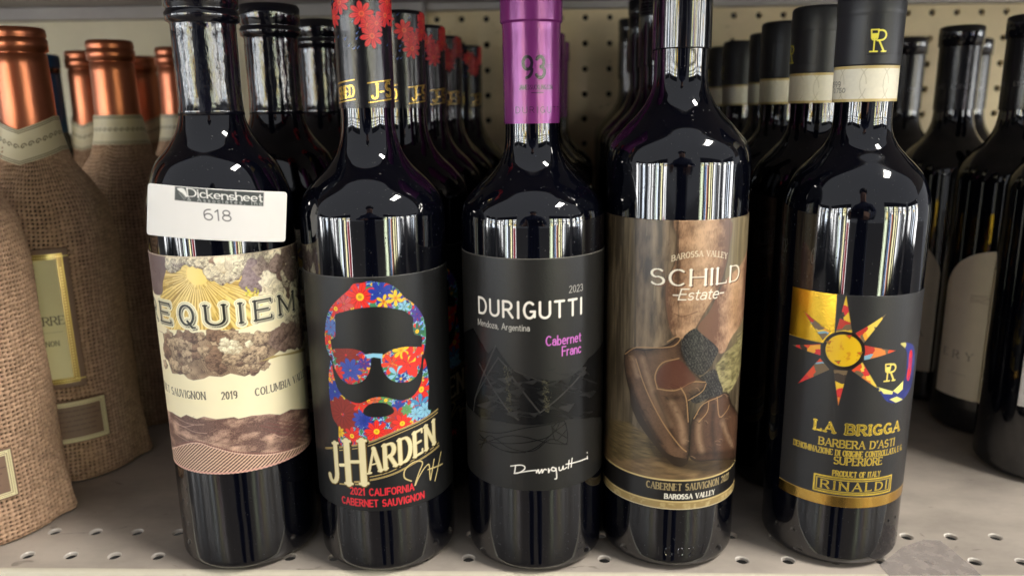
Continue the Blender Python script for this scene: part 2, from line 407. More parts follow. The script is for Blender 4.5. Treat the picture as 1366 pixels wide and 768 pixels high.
# ================================================================== THE SETTING
def perforated(name, xs, ys, x0, x1, y0, y1, rh, th, n=16, rim=.0006):
    MI = []
    """sheet in the local xy plane, a round hole at every xs,ys; cells are cut halfway between holes"""
    V = []; Fc = []
    def add(p): V.append(p); return len(V)-1
    bx = [x0]+[(a+b)/2 for a, b in zip(xs[:-1], xs[1:])]+[x1]; by = [y0]+[(a+b)/2 for a, b in zip(ys[:-1], ys[1:])]+[y1]
    for i, cx in enumerate(xs):
        for j, cy in enumerate(ys):
            ax, bx_, ay, by_ = bx[i], bx[i+1], by[j], by[j+1]
            rings = [[], [], [], []]
            for k in range(n):
                t = 2*math.pi*(k+.5)/n-math.pi/4+math.pi/4
                c, s_ = math.cos(t), math.sin(t)
                q = max(abs(c), abs(s_)); ex = c/q; ey = s_/q
                # snap to corners
                ox = cx+(ex*(bx_-cx) if ex > 0 else ex*(cx-ax)); oy = cy+(ey*(by_-cy) if ey > 0 else ey*(cy-ay))
                rings[0].append(add((ox, oy, 0)))
                rings[1].append(add((cx+c*(rh+rim), cy+s_*(rh+rim), 0)))
                rings[2].append(add((cx+c*rh, cy+s_*rh, -.0005)))
                rings[3].append(add((cx+c*rh, cy+s_*rh, -th)))
            for a, b in ((0, 1), (1, 2), (2, 3)):
                for k in range(n):
                    l = (k+1) % n; Fc.append((rings[a][k], rings[a][l], rings[b][l], rings[b][k])); MI.append(1 if a else 0)
            for (sx, sy, X, Y) in ((1, 1, bx_, by_), (-1, 1, ax, by_), (-1, -1, ax, ay), (1, -1, bx_, ay)):
                v = add((X, Y, 0)); t0 = math.atan2(sy, sx) % (2*math.pi); k = int(t0/(2*math.pi)*n-.5) % n
                Fc.append((rings[0][k], v, rings[0][(k+1) % n])); MI.append(0)
    me = mesh_from(name, V, Fc, False); me.polygons.foreach_set('material_index', MI)
    bm = bmesh.new(); bm.from_mesh(me); bmesh.ops.remove_doubles(bm, verts=bm.verts[:], dist=1e-6); bmesh.ops.recalc_face_normals(bm, faces=bm.faces[:])
    if sum(f.normal.z*f.calc_area() for f in bm.faces) < 0: bmesh.ops.reverse_faces(bm, faces=bm.faces[:])
    bm.to_mesh(me); bm.free(); return me

def painted_metal(name, col, rough, smudge, scratches=True):
    mt, nt, b = new_mat(name); c = tuple(lin(col))+(1,)
    tc = nd(nt, 'ShaderNodeTexCoord')
    n1 = nd(nt, 'ShaderNodeTexNoise'); n1.inputs['Scale'].default_value = 9; n1.inputs['Detail'].default_value = 7; n1.inputs['Roughness'].default_value = .65
    mp = nd(nt, 'ShaderNodeMapping'); mp.inputs['Scale'].default_value = (1, 1.7, 1)
    nt.links.new(tc.outputs['Object'], mp.inputs[0]); nt.links.new(mp.outputs[0], n1.inputs['Vector'])
    r1 = nd(nt, 'ShaderNodeValToRGB'); r1.color_ramp.elements[0].position = .36; r1.color_ramp.elements[1].position = .62
    d = tuple(lin([v*smudge for v in col]))+(1,); r1.color_ramp.elements[0].color = d; r1.color_ramp.elements[1].color = c
    nt.links.new(n1.outputs[0], r1.inputs[0]); out = r1.outputs[0]
    if scratches:   # scuffs: dark ragged marks
        n2 = nd(nt, 'ShaderNodeTexNoise'); n2.inputs['Scale'].default_value = 38; n2.inputs['Detail'].default_value = 6; n2.inputs['Distortion'].default_value = 1.2
        mp2 = nd(nt, 'ShaderNodeMapping'); mp2.inputs['Scale'].default_value = (1, 2.6, 1); mp2.inputs['Rotation'].default_value = (0, 0, .5)
        nt.links.new(tc.outputs['Object'], mp2.inputs[0]); nt.links.new(mp2.outputs[0], n2.inputs['Vector'])
        r2 = nd(nt, 'ShaderNodeMapRange'); r2.inputs[1].default_value = .67; r2.inputs[2].default_value = .73; r2.inputs[4].default_value = .55
        nt.links.new(n2.outputs[0], r2.inputs[0])
        mx = nd(nt, 'ShaderNodeMix', data_type='RGBA'); nt.links.new(r2.outputs[0], mx.inputs[0]); nt.links.new(out, mx.inputs[6]); mx.inputs[7].default_value = tuple(lin([v*.45 for v in col]))+(1,)
        out = mx.outputs[2]
    nt.links.new(out, b.inputs['Base Color'])
    b.inputs['Roughness'].default_value = rough
    bump_noise(nt, b, 420, .15, .0002)
    return mt
M['shelf'] = painted_metal('beige_painted_shelf_metal', (182, 171, 160), .34, .82)
M['peg'] = painted_metal('beige_pegboard_paint', (220, 201, 163), .5, .92)
M['plain_back'] = painted_metal('grey_beige_back_panel', (205, 196, 168), .45, .93, False)
M['upper'] = painted_metal('upper_shelf_metal', (165, 160, 158), .5, .9, False)
M['rim'] = simple('worn_lit_hole_rim', (205, 197, 188), .3)  # bare rim metal; its lighter colour also stands for light on the bevel
M['edge'] = simple('shelf_edge_trim', (188, 180, 162), .35)

PITCH = .0253
SH_RZ = math.radians(-2.1)
xs = [.2265+PITCH*k for k in range(-24, 12)]; ysl = [0, PITCH]
me = perforated('shelf', xs, ysl, -.85, .85, -.0125, .04, .0033, .002, 16, .0005); me.materials.append(M['shelf']); me.materials.append(M['rim'])
def shelfpiece(me, name, **k):
    o = link(name, me, M['shelf'], **k); o.location = (0, .3853, 0); o.rotation_euler[2] = SH_RZ; return o
shelf = shelfpiece(me, 'shelf', kind='structure')
bm = bmesh.new(); box(bm, -.85, .85, .04, .47, -.002, 0.0)
o = bmesh_obj('shelf_deck', bm, M['shelf'], kind='structure'); o.location = (0, .3853, 0); o.rotation_euler[2] = SH_RZ
# rolled front lip
V = []; Fc = []
pr_ = [(-.0125, 0), (-.0138, -.0002), (-.0147, -.0009), (-.0152, -.002), (-.0152, -.03), (-.013, -.031)]
for x in (-.85, .85): V += [(x, a, b) for a, b in pr_]
for k in range(5): Fc.append((k, k+1, k+7, k+6))
o = link('shelf_front_lip', mesh_from('shelf_front_lip', V, Fc), M['edge'], kind='structure'); o.location = (0, .3853, 0); o.rotation_euler[2] = SH_RZ
# lower shelf below, seen only through the holes
bm = bmesh.new(); box(bm, -.9, .9, .30, .9, -.34, -.32); bmesh_obj('lower_shelf', bm, M['shelf'], kind='structure')
# back: plain panel on the left, pegboard on the right
xs = [.1041+PITCH*k for k in range(-7, 31)]; zs_ = [.335-PITCH*j for j in range(0, 14)][::-1]
me = perforated('pegboard', xs, zs_, -.083, .88, -.003, .349, .0030, .004, 12); me.materials.append(M['peg']); me.materials.append(M['peg'])
o = link('pegboard', me, M['peg'], kind='structure'); o.location = (0, .827, 0); o.rotation_euler[0] = math.radians(90)
bm = bmesh.new(); box(bm, -1.0, -.0835, .823, .828, -.003, .349); bmesh_obj('back_panel', bm, M['plain_back'], kind='structure')
bm = bmesh.new(); box(bm, -1, 1, .86, .88, -.4, .5); bmesh_obj('dark_back_space', bm, simple('dark_cavity', (25, 22, 22), .8), kind='structure')
bm = bmesh.new(); box(bm, -.9, .9, .372, .85, .350, .353); box(bm, -.9, .9, .369, .372, .322, .353)
box(bm, -1, -.084, .806, .8225, .3375, .3495); box(bm, -.0835, .9, .812, .8265, .3425, .3495)
bmesh_obj('upper_shelf', bm, M['upper'], .0006, kind='structure')
# ---- the shop behind the camera (what the glass mirrors and what lights the shelf)
M['floor'] = painted_metal('shop_floor_tile', (120, 112, 104), .3, .85)
M['ceil'] = simple('ceiling_tile', (215, 215, 222), .8, 0, 1.4, (60, .3, .003), (8, .05))
M['wallp'] = simple('dark_shop_wall', (40, 40, 48), .6, 0, 1.4, None, (4, .15))
bm = bmesh.new(); box(bm, -9, 9, -9, 2.2, -1.0, -.98); bmesh_obj('floor', bm, M['floor'], kind='structure')
M['mullion'] = simple('window_mullion', (50, 50, 52), .4, .3)
tints = {'w': (250, 250, 250), 'c': (232, 242, 255), 'y': (250, 242, 190), 'g': (222, 234, 200), 'b': (70, 120, 180), 'o': (205, 120, 80), 'r': (190, 50, 60), 'k': (60, 60, 62), 's': (170, 175, 180), 'n': (255, 205, 60)}
EM = {}
def em(t, k=1.):
    key = (t, k)
    if key not in EM: EM[key] = emis('window_light_'+t+('' if k == 1 else '_dim'), tints[t], WIN*k)
    return EM[key]
def window_bank(label, segs, frame):
    """segs: list of (a0, a1, colour key, stacked poster list) measured along the wall; frame maps (s, z, depth) to world"""
    root = empty('shop_window', frame(segs[0][0], -.7, 0), label, 'window')
    def quad(name, a0, a1, z0, z1, mt, d=0):
        o0 = root.location
        V = [Vector(frame(*q))-o0 for q in ((a0, z0, d), (a1, z0, d), (a1, z1, d), (a0, z1, d))]
        link(name, mesh_from(name, V, [(0, 1, 2, 3)], False), mt, root)
    def bar(a0, a1, z0, z1, dd=.04):
        o0 = root.location; V = []
        for d in (-.005, dd):
            V += [Vector(frame(*q))-o0 for q in ((a0, z0, d), (a1, z0, d), (a1, z1, d), (a0, z1, d))]
        link('mullion', mesh_from('mullion', V, [(0, 1, 2, 3), (4, 5, 6, 7), (0, 1, 5, 4), (1, 2, 6, 5), (2, 3, 7, 6), (3, 0, 4, 7)], False), M['mullion'], root)
    ZT, ZB = .80, -.60
    for (a0, a1, t, glow_panels) in segs:
        quad('pane', a0, a1, ZB, ZT, em(t))
        rk = random.Random(int(a0*977)); zz = .06
        while zz < ZT-.05:      # goods as added glowing panels, for the mirrored colours: short rows above
            hh = rk.uniform(.08, .16); f = rk.random()*.6; quad('poster', a0+(a1-a0)*f, a0+(a1-a0)*min(1, f+rk.uniform(.2, .5)), zz, min(ZT-.01, zz+hh), em(rk.choice('kknysgk'), .6), .012); zz += hh+rk.uniform(.02, .07)
        for q in range(3):      # dark bars added to split the mirrored bright strips
            f = rk.random()*.9; quad('split_bar', a0+(a1-a0)*f, a0+(a1-a0)*(f+rk.uniform(.04, .10)), ZB, ZT, M['mullion'], .02+.002*q)
        for q in range(2):      # and tall dim panels below, added to vary the mirrored strips
            f = rk.random()*.8; quad('poster', a0+(a1-a0)*f, a0+(a1-a0)*(f+rk.uniform(.06, .16)), ZB, rk.uniform(-.2, .2), em(rk.choice('kksk'), .6), .014+.002*q)
        for (f0, f1, z0, z1, pt_) in glow_panels: quad('poster', a0+(a1-a0)*f0, a0+(a1-a0)*f1, z0, z1, em(pt_, .6), .01)
        bar(a1, a1+.05, ZB, ZT)
    s0, s1 = segs[0][0], segs[-1][1]
    for z in (.36, .50, .65): bar(s0, s1, z, z+.04, .06)
    bar(s0-.05, s1+.05, ZT, 1.25, .08); bar(s0-.05, s1+.05, -.98, ZB, .08)
def az_segs(lo, hi, n, to_s, cols, glow_panels):
    out = []
    for k in range(n):
        a = lo+(hi-lo)*k/n; b = lo+(hi-lo)*(k+1)/n-1.9
        sa, sb = sorted((to_s(math.radians(a)), to_s(math.radians(b))))
        out.append((sa, sb-.04 if sb-sa > .1 else sb, cols[k], glow_panels.get(k, [])))
    return sorted(out)
WY = 2.55
back = lambda sgn: (lambda s, z, d: (sgn*s, -WY+d, z))
side = lambda sgn: (lambda s, z, d: (sgn*(5.15-d), -WY+s, z))
# azimuths measured from the aisle's axis, seen from the shelf
tob = lambda a: math.tan(a)*(WY+.4)
tos = lambda a: WY+.4-5.15/math.tan(a)
window_bank('bright shop window behind the camera, left of the photographer', az_segs(27, 60, 5, tob, 'wycww', {0: [(.1, .9, -.6, -.25, 'r'), (0, .8, .2, .46, 'n')], 1: [(.45, 1, -.6, .25, 'k'), (0, .4, .2, .5, 'y')], 2: [(.55, .9, -.6, .3, 'g')], 3: [(0, .45, -.6, .35, 'k')], 4: [(.5, 1, -.6, .1, 's')]}), back(-1))
window_bank('bright shop window behind the camera, right of the photographer', az_segs(25, 60, 5, tob, 'gwyww', {0: [(.45, .85, .1, .42, 'n')], 1: [(0, .5, -.6, .3, 'b'), (.62, 1, -.6, .25, 'o')], 2: [(.35, .7, -.6, .4, 'k')], 3: [(.5, 1, -.6, .45, 's')], 4: [(0, .5, -.6, .2, 'k')]}), back(1))
window_bank('side window far along the left wall of the shop', az_segs(63, 82, 3, tos, 'csw', {1: [(0, .5, -.6, .3, 'k')]}), side(-1))
window_bank('side window far along the right wall of the shop', az_segs(63, 85, 3, tos, 'wcw', {1: [(.2, .7, -.6, .3, 'k')]}), side(1))
M['tube'] = emis('lamp_diffuser', (255, 250, 240), LAMP); M['white_metal'] = simple('white_lamp_housing', (225, 225, 225), .5)
for i, (x, y, sx, sy, lb) in enumerate([(1.2, -.25, .3, .6, 'ceiling lamp with white diffuser, right of and above the shelf')]):
    r_ = empty('ceiling_lamp', (x, y, 1.99), lb, 'lamp')
    bm = bmesh.new(); box(bm, -sx/2-.03, sx/2+.03, -sy/2-.03, sy/2+.03, -.05, 0); bmesh_obj('housing', bm, M['white_metal'], parent=r_)
    bm = bmesh.new(); box(bm, -sx/2, sx/2, -sy/2, sy/2, -.058, -.052); bmesh_obj('diffuser', bm, M['tube'], parent=r_)
# ---- the photographer, seen only as the dark figure in the glass
def photographer():
    V = [(0, -.56, -.03), (0, -.55, .12), (0, -.52, .30), (0, -.50, .43), (0, -.49, .52), (0, -.46, .60), (0, -.45, .72),
         (.17, -.50, .42), (.27, -.40, .22), (.15, -.17, .20), (.085, -.07, .215),
         (-.17, -.50, .42), (-.27, -.40, .22), (-.15, -.17, .20), (-.085, -.07, .215),
         (.10, -.56, -.10), (.11, -.54, -.50), (.12, -.58, -.88), (.12, -.47, -.955),
         (-.10, -.56, -.10), (-.11, -.54, -.50), (-.12, -.58, -.88), (-.12, -.47, -.955)]
    E_ = [(0, 1), (1, 2), (2, 3), (3, 4), (4, 5), (5, 6), (3, 7), (7, 8), (8, 9), (9, 10), (3, 11), (11, 12), (12, 13), (13, 14), (0, 15), (15, 16), (16, 17), (17, 18), (0, 19), (19, 20), (20, 21), (21, 22)]
    R_ = [.15, .145, .16, .13, .058, .075, .085, .075, .05, .036, .03, .075, .05, .036, .03, .10, .068, .045, .035, .10, .068, .045, .035]
    for sgn, b in ((1, 10), (-1, 14)):
        for k in range(4):
            i = len(V); V += [(sgn*(.088-.004*k), -.035, .228+.014*k-.02), (sgn*(.070-.002*k), -.012, .226+.014*k-.02), (sgn*.058, -.014, .226+.014*k-.02)]
            E_ += [(b, i), (i, i+1), (i+1, i+2)]; R_ += [.010, .008, .007]
        i = len(V); V += [(sgn*.072, -.05, .19), (sgn*.055, -.03, .197)]; E_ += [(b, i), (i, i+1)]; R_ += [.011, .009]
    me = bpy.data.meshes.new('person'); me.from_pydata(V, E_, []); me.update()
    o = link('person', me, None, None, None, 'photographer in a dark blue striped shirt holding up a phone behind the camera', 'person')
    sk = o.modifiers.new('skin', 'SKIN')
    if not me.skin_vertices: bpy.context.view_layer.objects.active = o
    for i, v in enumerate(me.skin_vertices[0].data): v.radius = (R_[i], R_[i]*(.72 if i < 4 else 1)); v.use_root = (i == 0)
    sb = o.modifiers.new('sub', 'SUBSURF'); sb.levels = sb.render_levels = 1
    mt, nt, b = new_mat('clothes_and_skin')
    tc = nd(nt, 'ShaderNodeTexCoord'); sp = nd(nt, 'ShaderNodeSeparateXYZ'); nt.links.new(tc.outputs['Object'], sp.inputs[0])
    wv = nd(nt, 'ShaderNodeTexWave'); wv.bands_direction = 'X'; wv.inputs['Scale'].default_value = 9; nt.links.new(tc.outputs['Object'], wv.inputs['Vector'])
    rp = nd(nt, 'ShaderNodeValToRGB'); rp.color_ramp.elements[0].color = (.006, .008, .02, 1); rp.color_ramp.elements[1].color = (.08, .1, .22, 1); rp.color_ramp.elements[0].position = .55
    nt.links.new(wv.outputs[0], rp.inputs[0])
    def gt(s_, v):
        q = nd(nt, 'ShaderNodeMath', operation='GREATER_THAN'); nt.links.new(s_, q.inputs[0]); q.inputs[1].default_value = v; return q.outputs[0]
    mx = nd(nt, 'ShaderNodeMath', operation='MAXIMUM'); nt.links.new(gt(sp.outputs['Z'], .535), mx.inputs[0]); nt.links.new(gt(sp.outputs['Y'], -.14), mx.inputs[1])
    m1 = nd(nt, 'ShaderNodeMix', data_type='RGBA'); nt.links.new(mx.outputs[0], m1.inputs[0]); nt.links.new(rp.outputs[0], m1.inputs[6]); m1.inputs[7].default_value = (.42, .24, .17, 1)
    nt.links.new(m1.outputs[2], b.inputs['Base Color']); b.inputs['Roughness'].default_value = .7
    me.materials.append(mt)
    for p_ in me.polygons: p_.use_smooth = True
    # hair
    bm = bmesh.new(); bmesh.ops.create_uvsphere(bm, u_segments=20, v_segments=12, radius=.1)
    for v in bm.verts: v.co.y *= 1.08; v.co.z = max(v.co.z, -.02)
    for v in bm.verts: v.co += Vector((0, -.475, .735))
    bmesh_obj('hair', bm, simple('dark_hair', (30, 24, 20), .6, 0, 1.5, (300, .5, .002)), parent=o)
    ph = empty('phone', (0, -.012, .236), 'dark smartphone held up by the photographer', 'phone')
    bm = bmesh.new(); box(bm, -.045, .105, -.004, .004, -.045, .03); bmesh_obj('phone_body', bm, simple('phone_shell', (28, 28, 32), .3, .4), .002, parent=ph)
    bm = bmesh.new(); box(bm, -.043, .103, -.0050, -.0042, -.043, .028); bmesh_obj('screen', bm, simple('phone_screen', (20, 22, 28), .08), parent=ph)
    bm = bmesh.new(); bmesh.ops.create_cone(bm, cap_ends=True, segments=24, radius1=.009, radius2=.008, depth=.002, matrix=Matrix.Translation((0, .005, .008)) @ Matrix.Rotation(math.pi/2, 4, 'X')); bmesh_obj('lens', bm, simple('lens_glass', (10, 10, 14), .05), parent=ph)
photographer()

# ================================================================== PRINTED ART
cr = lambda ox, oy, s: (lambda L: [(ox+x/s, oy+y/s) for x, y in L])
def ends(cv, c, a, b): q = cv.pp(c([a, b])); return q[0], q[1]
def engrave(cv, sl, m_, light, dark, shade, period=.9, ang=.5, nz=.5):
    U, V = cv.U[sl], cv.V[sl]
    l = np.sin((U*math.cos(ang)+V*math.sin(ang)+nz*6*fbm(U/4, V/4, 3))*2*math.pi/period)
    sh = np.clip(shade+.22*l, 0, 1)[..., None]
    cv.put(sl, m_, lin(light)*(1-sh)+lin(dark)*sh)
def puff(cv, u, v, r, light, dark, seed=0, ex=1.):
    pts = [(u+r*ex*(1+.16*math.sin(k*2.1+seed)+.1*math.sin(k*3.3+seed*2))*math.cos(k*.42), v+r*(1+.16*math.cos(k*1.7+seed)+.08*math.sin(k*4+seed))*math.sin(k*.42)) for k in range(15)]
    pts = cspline(pts, 2)
    sl, m_ = cv.poly_mask(pts, 1.6)
    if sl is None: return
    U, V = cv.U[sl], cv.V[sl]
    sh = .40+.30*(((U-u)*.55-(V-v))/r)+1.5*(fbm(U/1.5+seed*3, V/1.2, 4)-.5)
    rr = np.hypot((U-u)/ex, V-v)/r; sh = sh+.25*np.clip(rr-.6, 0, 1)
    engrave(cv, sl, m_, light, dark, sh, .75, .6+seed, 1.6)
    k0 = int(abs(seed)*7) % len(pts); arcp = [tuple(pts[(k0+q) % len(pts)]) for q in range(len(pts)*2//3)]
    cv.stroke(arcp, .28, [c*.7 for c in dark], a=.55)

def art_requiem():
    x, D, R = FRONT['B1']; c5 = cr(195, 330, 5.484); c6 = cr(195, 460, 4.265)
    top = hitcyl(292, 341, x, D, R)[1]; bot = hitcyl(322, 630, x, D, R)[1]
    cv = Canvas(x, D, R, -1.5, 1.75, bot, top, .3, (238, 226, 190))
    cv.col *= (1+.08*(fbm(cv.U/12, cv.V/12)-.5))[..., None]
    # golden sky with the rays of the sun
    su, sv = cv.p(*c5([(375, 195)])[0])
    ga, gb, gc = (186, 148, 66), (238, 210, 126), (120, 90, 42)
    area_ = cspline(cv.pp(c5([(120, 140), (300, 110), (700, 150), (840, 330), (800, 560), (400, 600), (120, 560), (110, 300)])), 3)
    sl, m_ = cv.poly_mask(area_)
    U, V = cv.U[sl], cv.V[sl]; an = np.arctan2(V-sv, U-su); rr = np.hypot(U-su, V-sv)
    ray = .5+.5*np.sin(an*74+9*vnoise(an*11+50, an*0+3)+1.5*fbm(U/2, V/2, 2)); r2 = .5+.5*np.sin(an*23+2+3*vnoise(rr/6, an*5))
    t = np.clip(.15+.65*ray*np.clip(rr/14, 0, 1)+.3*(r2-.5)+.25*(fbm(U, V, 3)-.5), 0, 1)[..., None]
    cc = lin(gb)*(1-t)+lin(ga)*t; k2 = np.clip((ray-.8)*4*np.clip(rr/10-.6, 0, 1), 0, 1)[..., None]; cc = cc*(1-k2*.6)+lin(gc)*k2*.6
    cv.put(sl, m_, cc); cv.met[sl] = np.maximum(cv.met[sl], m_*.35)
    cv.disc(su, sv, 5.6, (248, 214, 128))
    for k in range(60):
        a = -math.pi*(.02+.96*k/59); r1 = 5.5+3*random.random(); r2_ = r1+6+9*random.random()
        cv.stroke([(su+r1*math.cos(a), sv+r1*math.sin(a)), (su+r2_*math.cos(a), sv+r2_*math.sin(a))], .35, (255, 232, 160) if k % 2 else (168, 124, 50), a=.8)
    # clouds: upper bank and the dark ones at both sides
    L, Dk, Mv = (238, 226, 196), (76, 56, 50), (98, 78, 80)
    lf = cspline(cv.pp(c5([(30, 10), (100, 30), (160, 90), (150, 160), (125, 260), (120, 340), (70, 340), (40, 300)]))+[(-70, cv.p(*c5([(40, 300)])[0])[1]), (-70, cv.v1+3)], 3)
    sl, m_ = cv.poly_mask(lf); engrave(cv, sl, m_, (150, 132, 128), Mv, .75+.5*(fbm(cv.U[sl]/5, cv.V[sl]/5)-.5), .7, .9)
    for (qx, qy, r_, li, dk) in [(190, 120, 6, L, Dk), (230, 90, 5, L, Mv), (300, 85, 4.5, L, Dk), (350, 100, 4, L, Dk), (400, 110, 4, L, Mv), (440, 85, 4.5, L, Dk), (500, 110, 3.4, (170, 140, 120), Dk),
                                 (480, 180, 5, L, Mv), (560, 190, 6.5, L, Mv), (620, 190, 6, L, Mv), (570, 110, 6, (245, 236, 208), (190, 170, 140)), (660, 100, 7, (245, 236, 208), (170, 150, 130)), (690, 150, 4.5, L, Dk),
                                 (770, 100, 5, L, Mv), (830, 60, 6, L, Mv), (800, 170, 8, (160, 140, 140), Mv), (790, 240, 8.5, (150, 130, 132), Mv), (860, 150, 7, (170, 150, 140), Dk), (920, 70, 5.5, L, Dk), (980, 60, 6, L, Dk), (960, 130, 7, (150, 130, 120), Dk), (1040, 70, 8, (160, 130, 110), Dk),
                                 (870, 210, 3, L, Mv), (900, 250, 6.5, (240, 230, 205), (180, 165, 140)), (1000, 210, 6, (130, 105, 95), Dk), (1040, 230, 6, (130, 105, 95), Dk), (1080, 150, 8, L, (150, 130, 110)), (950, 310, 7, L, (150, 135, 110)), (880, 340, 5, L, (160, 140, 110)), (1060, 300, 7, (140, 115, 100), Dk), (1095, 260, 8, L, Dk)]:
        u_, v_ = cv.p(*c5([(qx, qy)])[0]); puff(cv, u_, v_, r_*.82, li, dk, qx*.013)
    for k in range(26):      # the sheet's right-hand end
        puff(cv, 47+random.random()*22, cv.v1-4-random.random()*42, 5+3*random.random(), L if k % 3 else (150, 130, 120), Dk, k)
    # yellow-green flecks
    for k in range(26):
        u_, v_ = cv.p(*c5([(770+random.uniform(-50, 50), 330+random.uniform(-40, 25))])[0]); cv.disc(u_, v_, .5, (215, 200, 60) if k % 2 else (170, 160, 60))
    # lower cloud mass
    lc = cv.pp(c6([(95, -75), (125, 80), (150, 160), (215, 165), (240, 190), (270, 200), (330, 190), (360, 175), (430, 180), (480, 160), (560, 178), (600, 160), (635, 130), (650, 85), (700, 75)]))+cv.pp(c6([(760, 30), (880, 0), (905, -60)]))+cv.pp(c5([(1150, 560), (1000, 590), (600, 650), (300, 650), (90, 600)]))
    sl, m_ = cv.poly_mask(lc); engrave(cv, sl, m_, (178, 152, 124), (78, 58, 50), .5+1.2*(fbm(cv.U[sl]/4, cv.V[sl]/4)-.5), .8, .4)
    for k in range(95):
        qx, qy = random.uniform(110, 680), random.uniform(-60, 150)
        if qy > 120 and not (150 < qx < 620): continue
        u_, v_ = cv.p(*c6([(qx, qy)])[0]); puff(cv, u_, v_, random.uniform(2.2, 4.2), (200, 174, 142) if k % 3 else (150, 120, 98), (76, 56, 48) if k % 2 else Dk, k*.7, 1.15)
    for k in range(12):
        u_, v_ = cv.p(*c6([(random.uniform(440, 600), random.uniform(-20, 28))])[0]); puff(cv, u_, v_, random.uniform(1.6, 2.6), (244, 236, 206), (170, 150, 120), k)
    for k in range(30):
        u_, v_ = cv.p(*c5([(random.uniform(940, 1140), random.uniform(590, 700))])[0]); puff(cv, u_, v_, random.uniform(3, 4.5), (150, 125, 112), Dk, k, 1.3)
    tn = cv.pp(c6([(640, 95), (720, 60), (890, 15), (900, 30), (760, 62)])); cv.poly(tn, (176, 156, 96))
    # middle band of type
    a, b = cv.p(*c6([(118, 288)])[0]), cv.p(*c6([(338, 308)])[0]); a = (a[0]-13, b[1])
    ink = (70, 60, 55)
    cv.text('CABERNET SAUVIGNON', a, b, 3.9, ink, .15, True, tight=.3, narrow=True)
    a, b = ends(cv, c6, (433, 308), (518, 305)); cv.text('2019', (a[0], a[1]), (b[0], a[1]), 3.9, ink, .15, True, tight=.3, narrow=True)
    a, b = ends(cv, c6, (623, 288), (898, 205)); cv.text('COLUMBIA VALLEY', (a[0], a[1]), (b[0]+3, a[1]), 3.9, ink, .15, True, tight=.3, narrow=True)
    # hills
    ridge = cv.pp(c6([(120, 365), (150, 380), (200, 410), (230, 395), (290, 418), (330, 405), (400, 420), (500, 408), (525, 418), (600, 400), (700, 390), (760, 395), (820, 365), (905, 360), (930, 365)]))
    ridge = [(cv.u0-1, ridge[0][1])]+ridge+[(cv.u1+1, ridge[-1][1]+1)]
    sl, m_ = cv.poly_mask(ridge+[(cv.u1+1, cv.v0-1), (cv.u0-1, cv.v0-1)])
    U, V = cv.U[sl], cv.V[sl]; hl = fbm(U/9+3, V/4, 4)
    engrave(cv, sl, m_, (208, 170, 148), (94, 66, 60), np.clip(.40+2.6*(hl-.47)+.02*(V-60), 0, 1), .7, 1.15, 2.2)
    for k in range(15):
        u0_ = random.uniform(cv.u0, cv.u1); v0_ = random.uniform(cv.v0+16, cv.v0+30)
        pts = spline([(u0_, v0_), (u0_+6, v0_-2+random.uniform(-2, 2)), (u0_+13, v0_-2), (u0_+20, v0_+random.uniform(-4, 4))]); cv.stroke(pts, .35, (226, 186, 168) if k % 2 else (98, 60, 56), a=.45)
    fld = cspline(cv.pp(c6([(640, 470), (740, 430), (880, 425), (930, 500), (880, 560), (800, 520)])), 4); sl, m_ = cv.poly_mask(fld)
    if sl is not None:
        U, V = cv.U[sl], cv.V[sl]; cv.put(sl, m_*np.clip(np.sin((U*.5+V)*2.6)*2, 0, 1)*.7, (112, 70, 66))
    # vineyard rows in the foreground
    fg = spline(cv.pp(c6([(150, 590), (260, 555), (380, 580), (470, 605), (600, 622), (720, 618), (840, 590), (935, 530)])), 5); fg = [(cv.u0-1, fg[0][1]-2)]+[tuple(q) for q in fg]+[(cv.u1+1, fg[-1][1])]
    sl, m_ = cv.poly_mask(fg+[(cv.u1+1, cv.v0-1), (cv.u0-1, cv.v0-1)]); U, V = cv.U[sl], cv.V[sl]
    rows = np.sin((U*.60-V*1.0)*(3.5-.012*U)+.5*fbm(U/3, V/3, 2)); t = np.clip(rows*2.2+.5+.8*(fbm(U*1.5, V*1.5, 2)-.5), 0, 1)[..., None]
    cv.put(sl, m_, lin((214, 180, 156))*(1-t)+lin((92, 62, 54))*t)
    cv.stroke(fg, .6, (232, 196, 176))
    for q in range(60):
        u_ = -30+q*1.15; v_ = np.interp(u_, [f_[0] for f_ in fg], [f_[1] for f_ in fg]); cv.disc(u_, v_+.6, .55, (120, 76, 70))
    # edge line
    cv.stroke([(cv.u0, cv.v0+.7), (cv.u1, cv.v0+.7)], .8, (214, 160, 150)); cv.stroke([(cv.u0, cv.v1-.3), (cv.u1, cv.v1-.3)], .5, (205, 185, 160))
    # REQUIEM
    a = cv.p(*c5([(395, 592)])[0]); b = cv.p(*c5([(925, 575)])[0])
    vq = a[1]; hq = cv.p(*c5([(500, 405)])[0])[1]-vq-.3
    jobs = [('R', -42.5, -34.5), ('E', -28.5, -19.5), ('Q', -12.8, -5.2), ('U', 1.3, 10.2), ('I', 17.2, 18.8), ('E', 25.3, 34), ('M', 39.5, 51)]
    for wd_, c_ in ((5.0, (242, 234, 200)), (3.5, (150, 140, 118)), (2.9, (236, 228, 196))):
        for ch, ua, ub in jobs: cv.text(ch, (ua, vq+1.4), (ub, vq+1.4), hq-2.4, c_, wd_/(hq-2.4), True, contrast=.85, narrow=True)
    for ch, ua, ub in jobs:
        cv.text(ch, (ua+.5, vq+.9), (ub+.5, vq+.9), hq-2.6, (74, 72, 62), 1.9/hq, True, contrast=.7, narrow=True)
    for ch, ua, ub in jobs:
        cv.text(ch, (ua, vq+1.5), (ub, vq+1.5), hq-2.6, (206, 200, 176), 2.3/hq, True, contrast=.75, narrow=True)
        cv.text(ch, (ua-.15, vq+1.65), (ub-.15, vq+1.65), hq-2.6, (34, 34, 30), 1.75/hq, True, contrast=.7, narrow=True)
    return cv

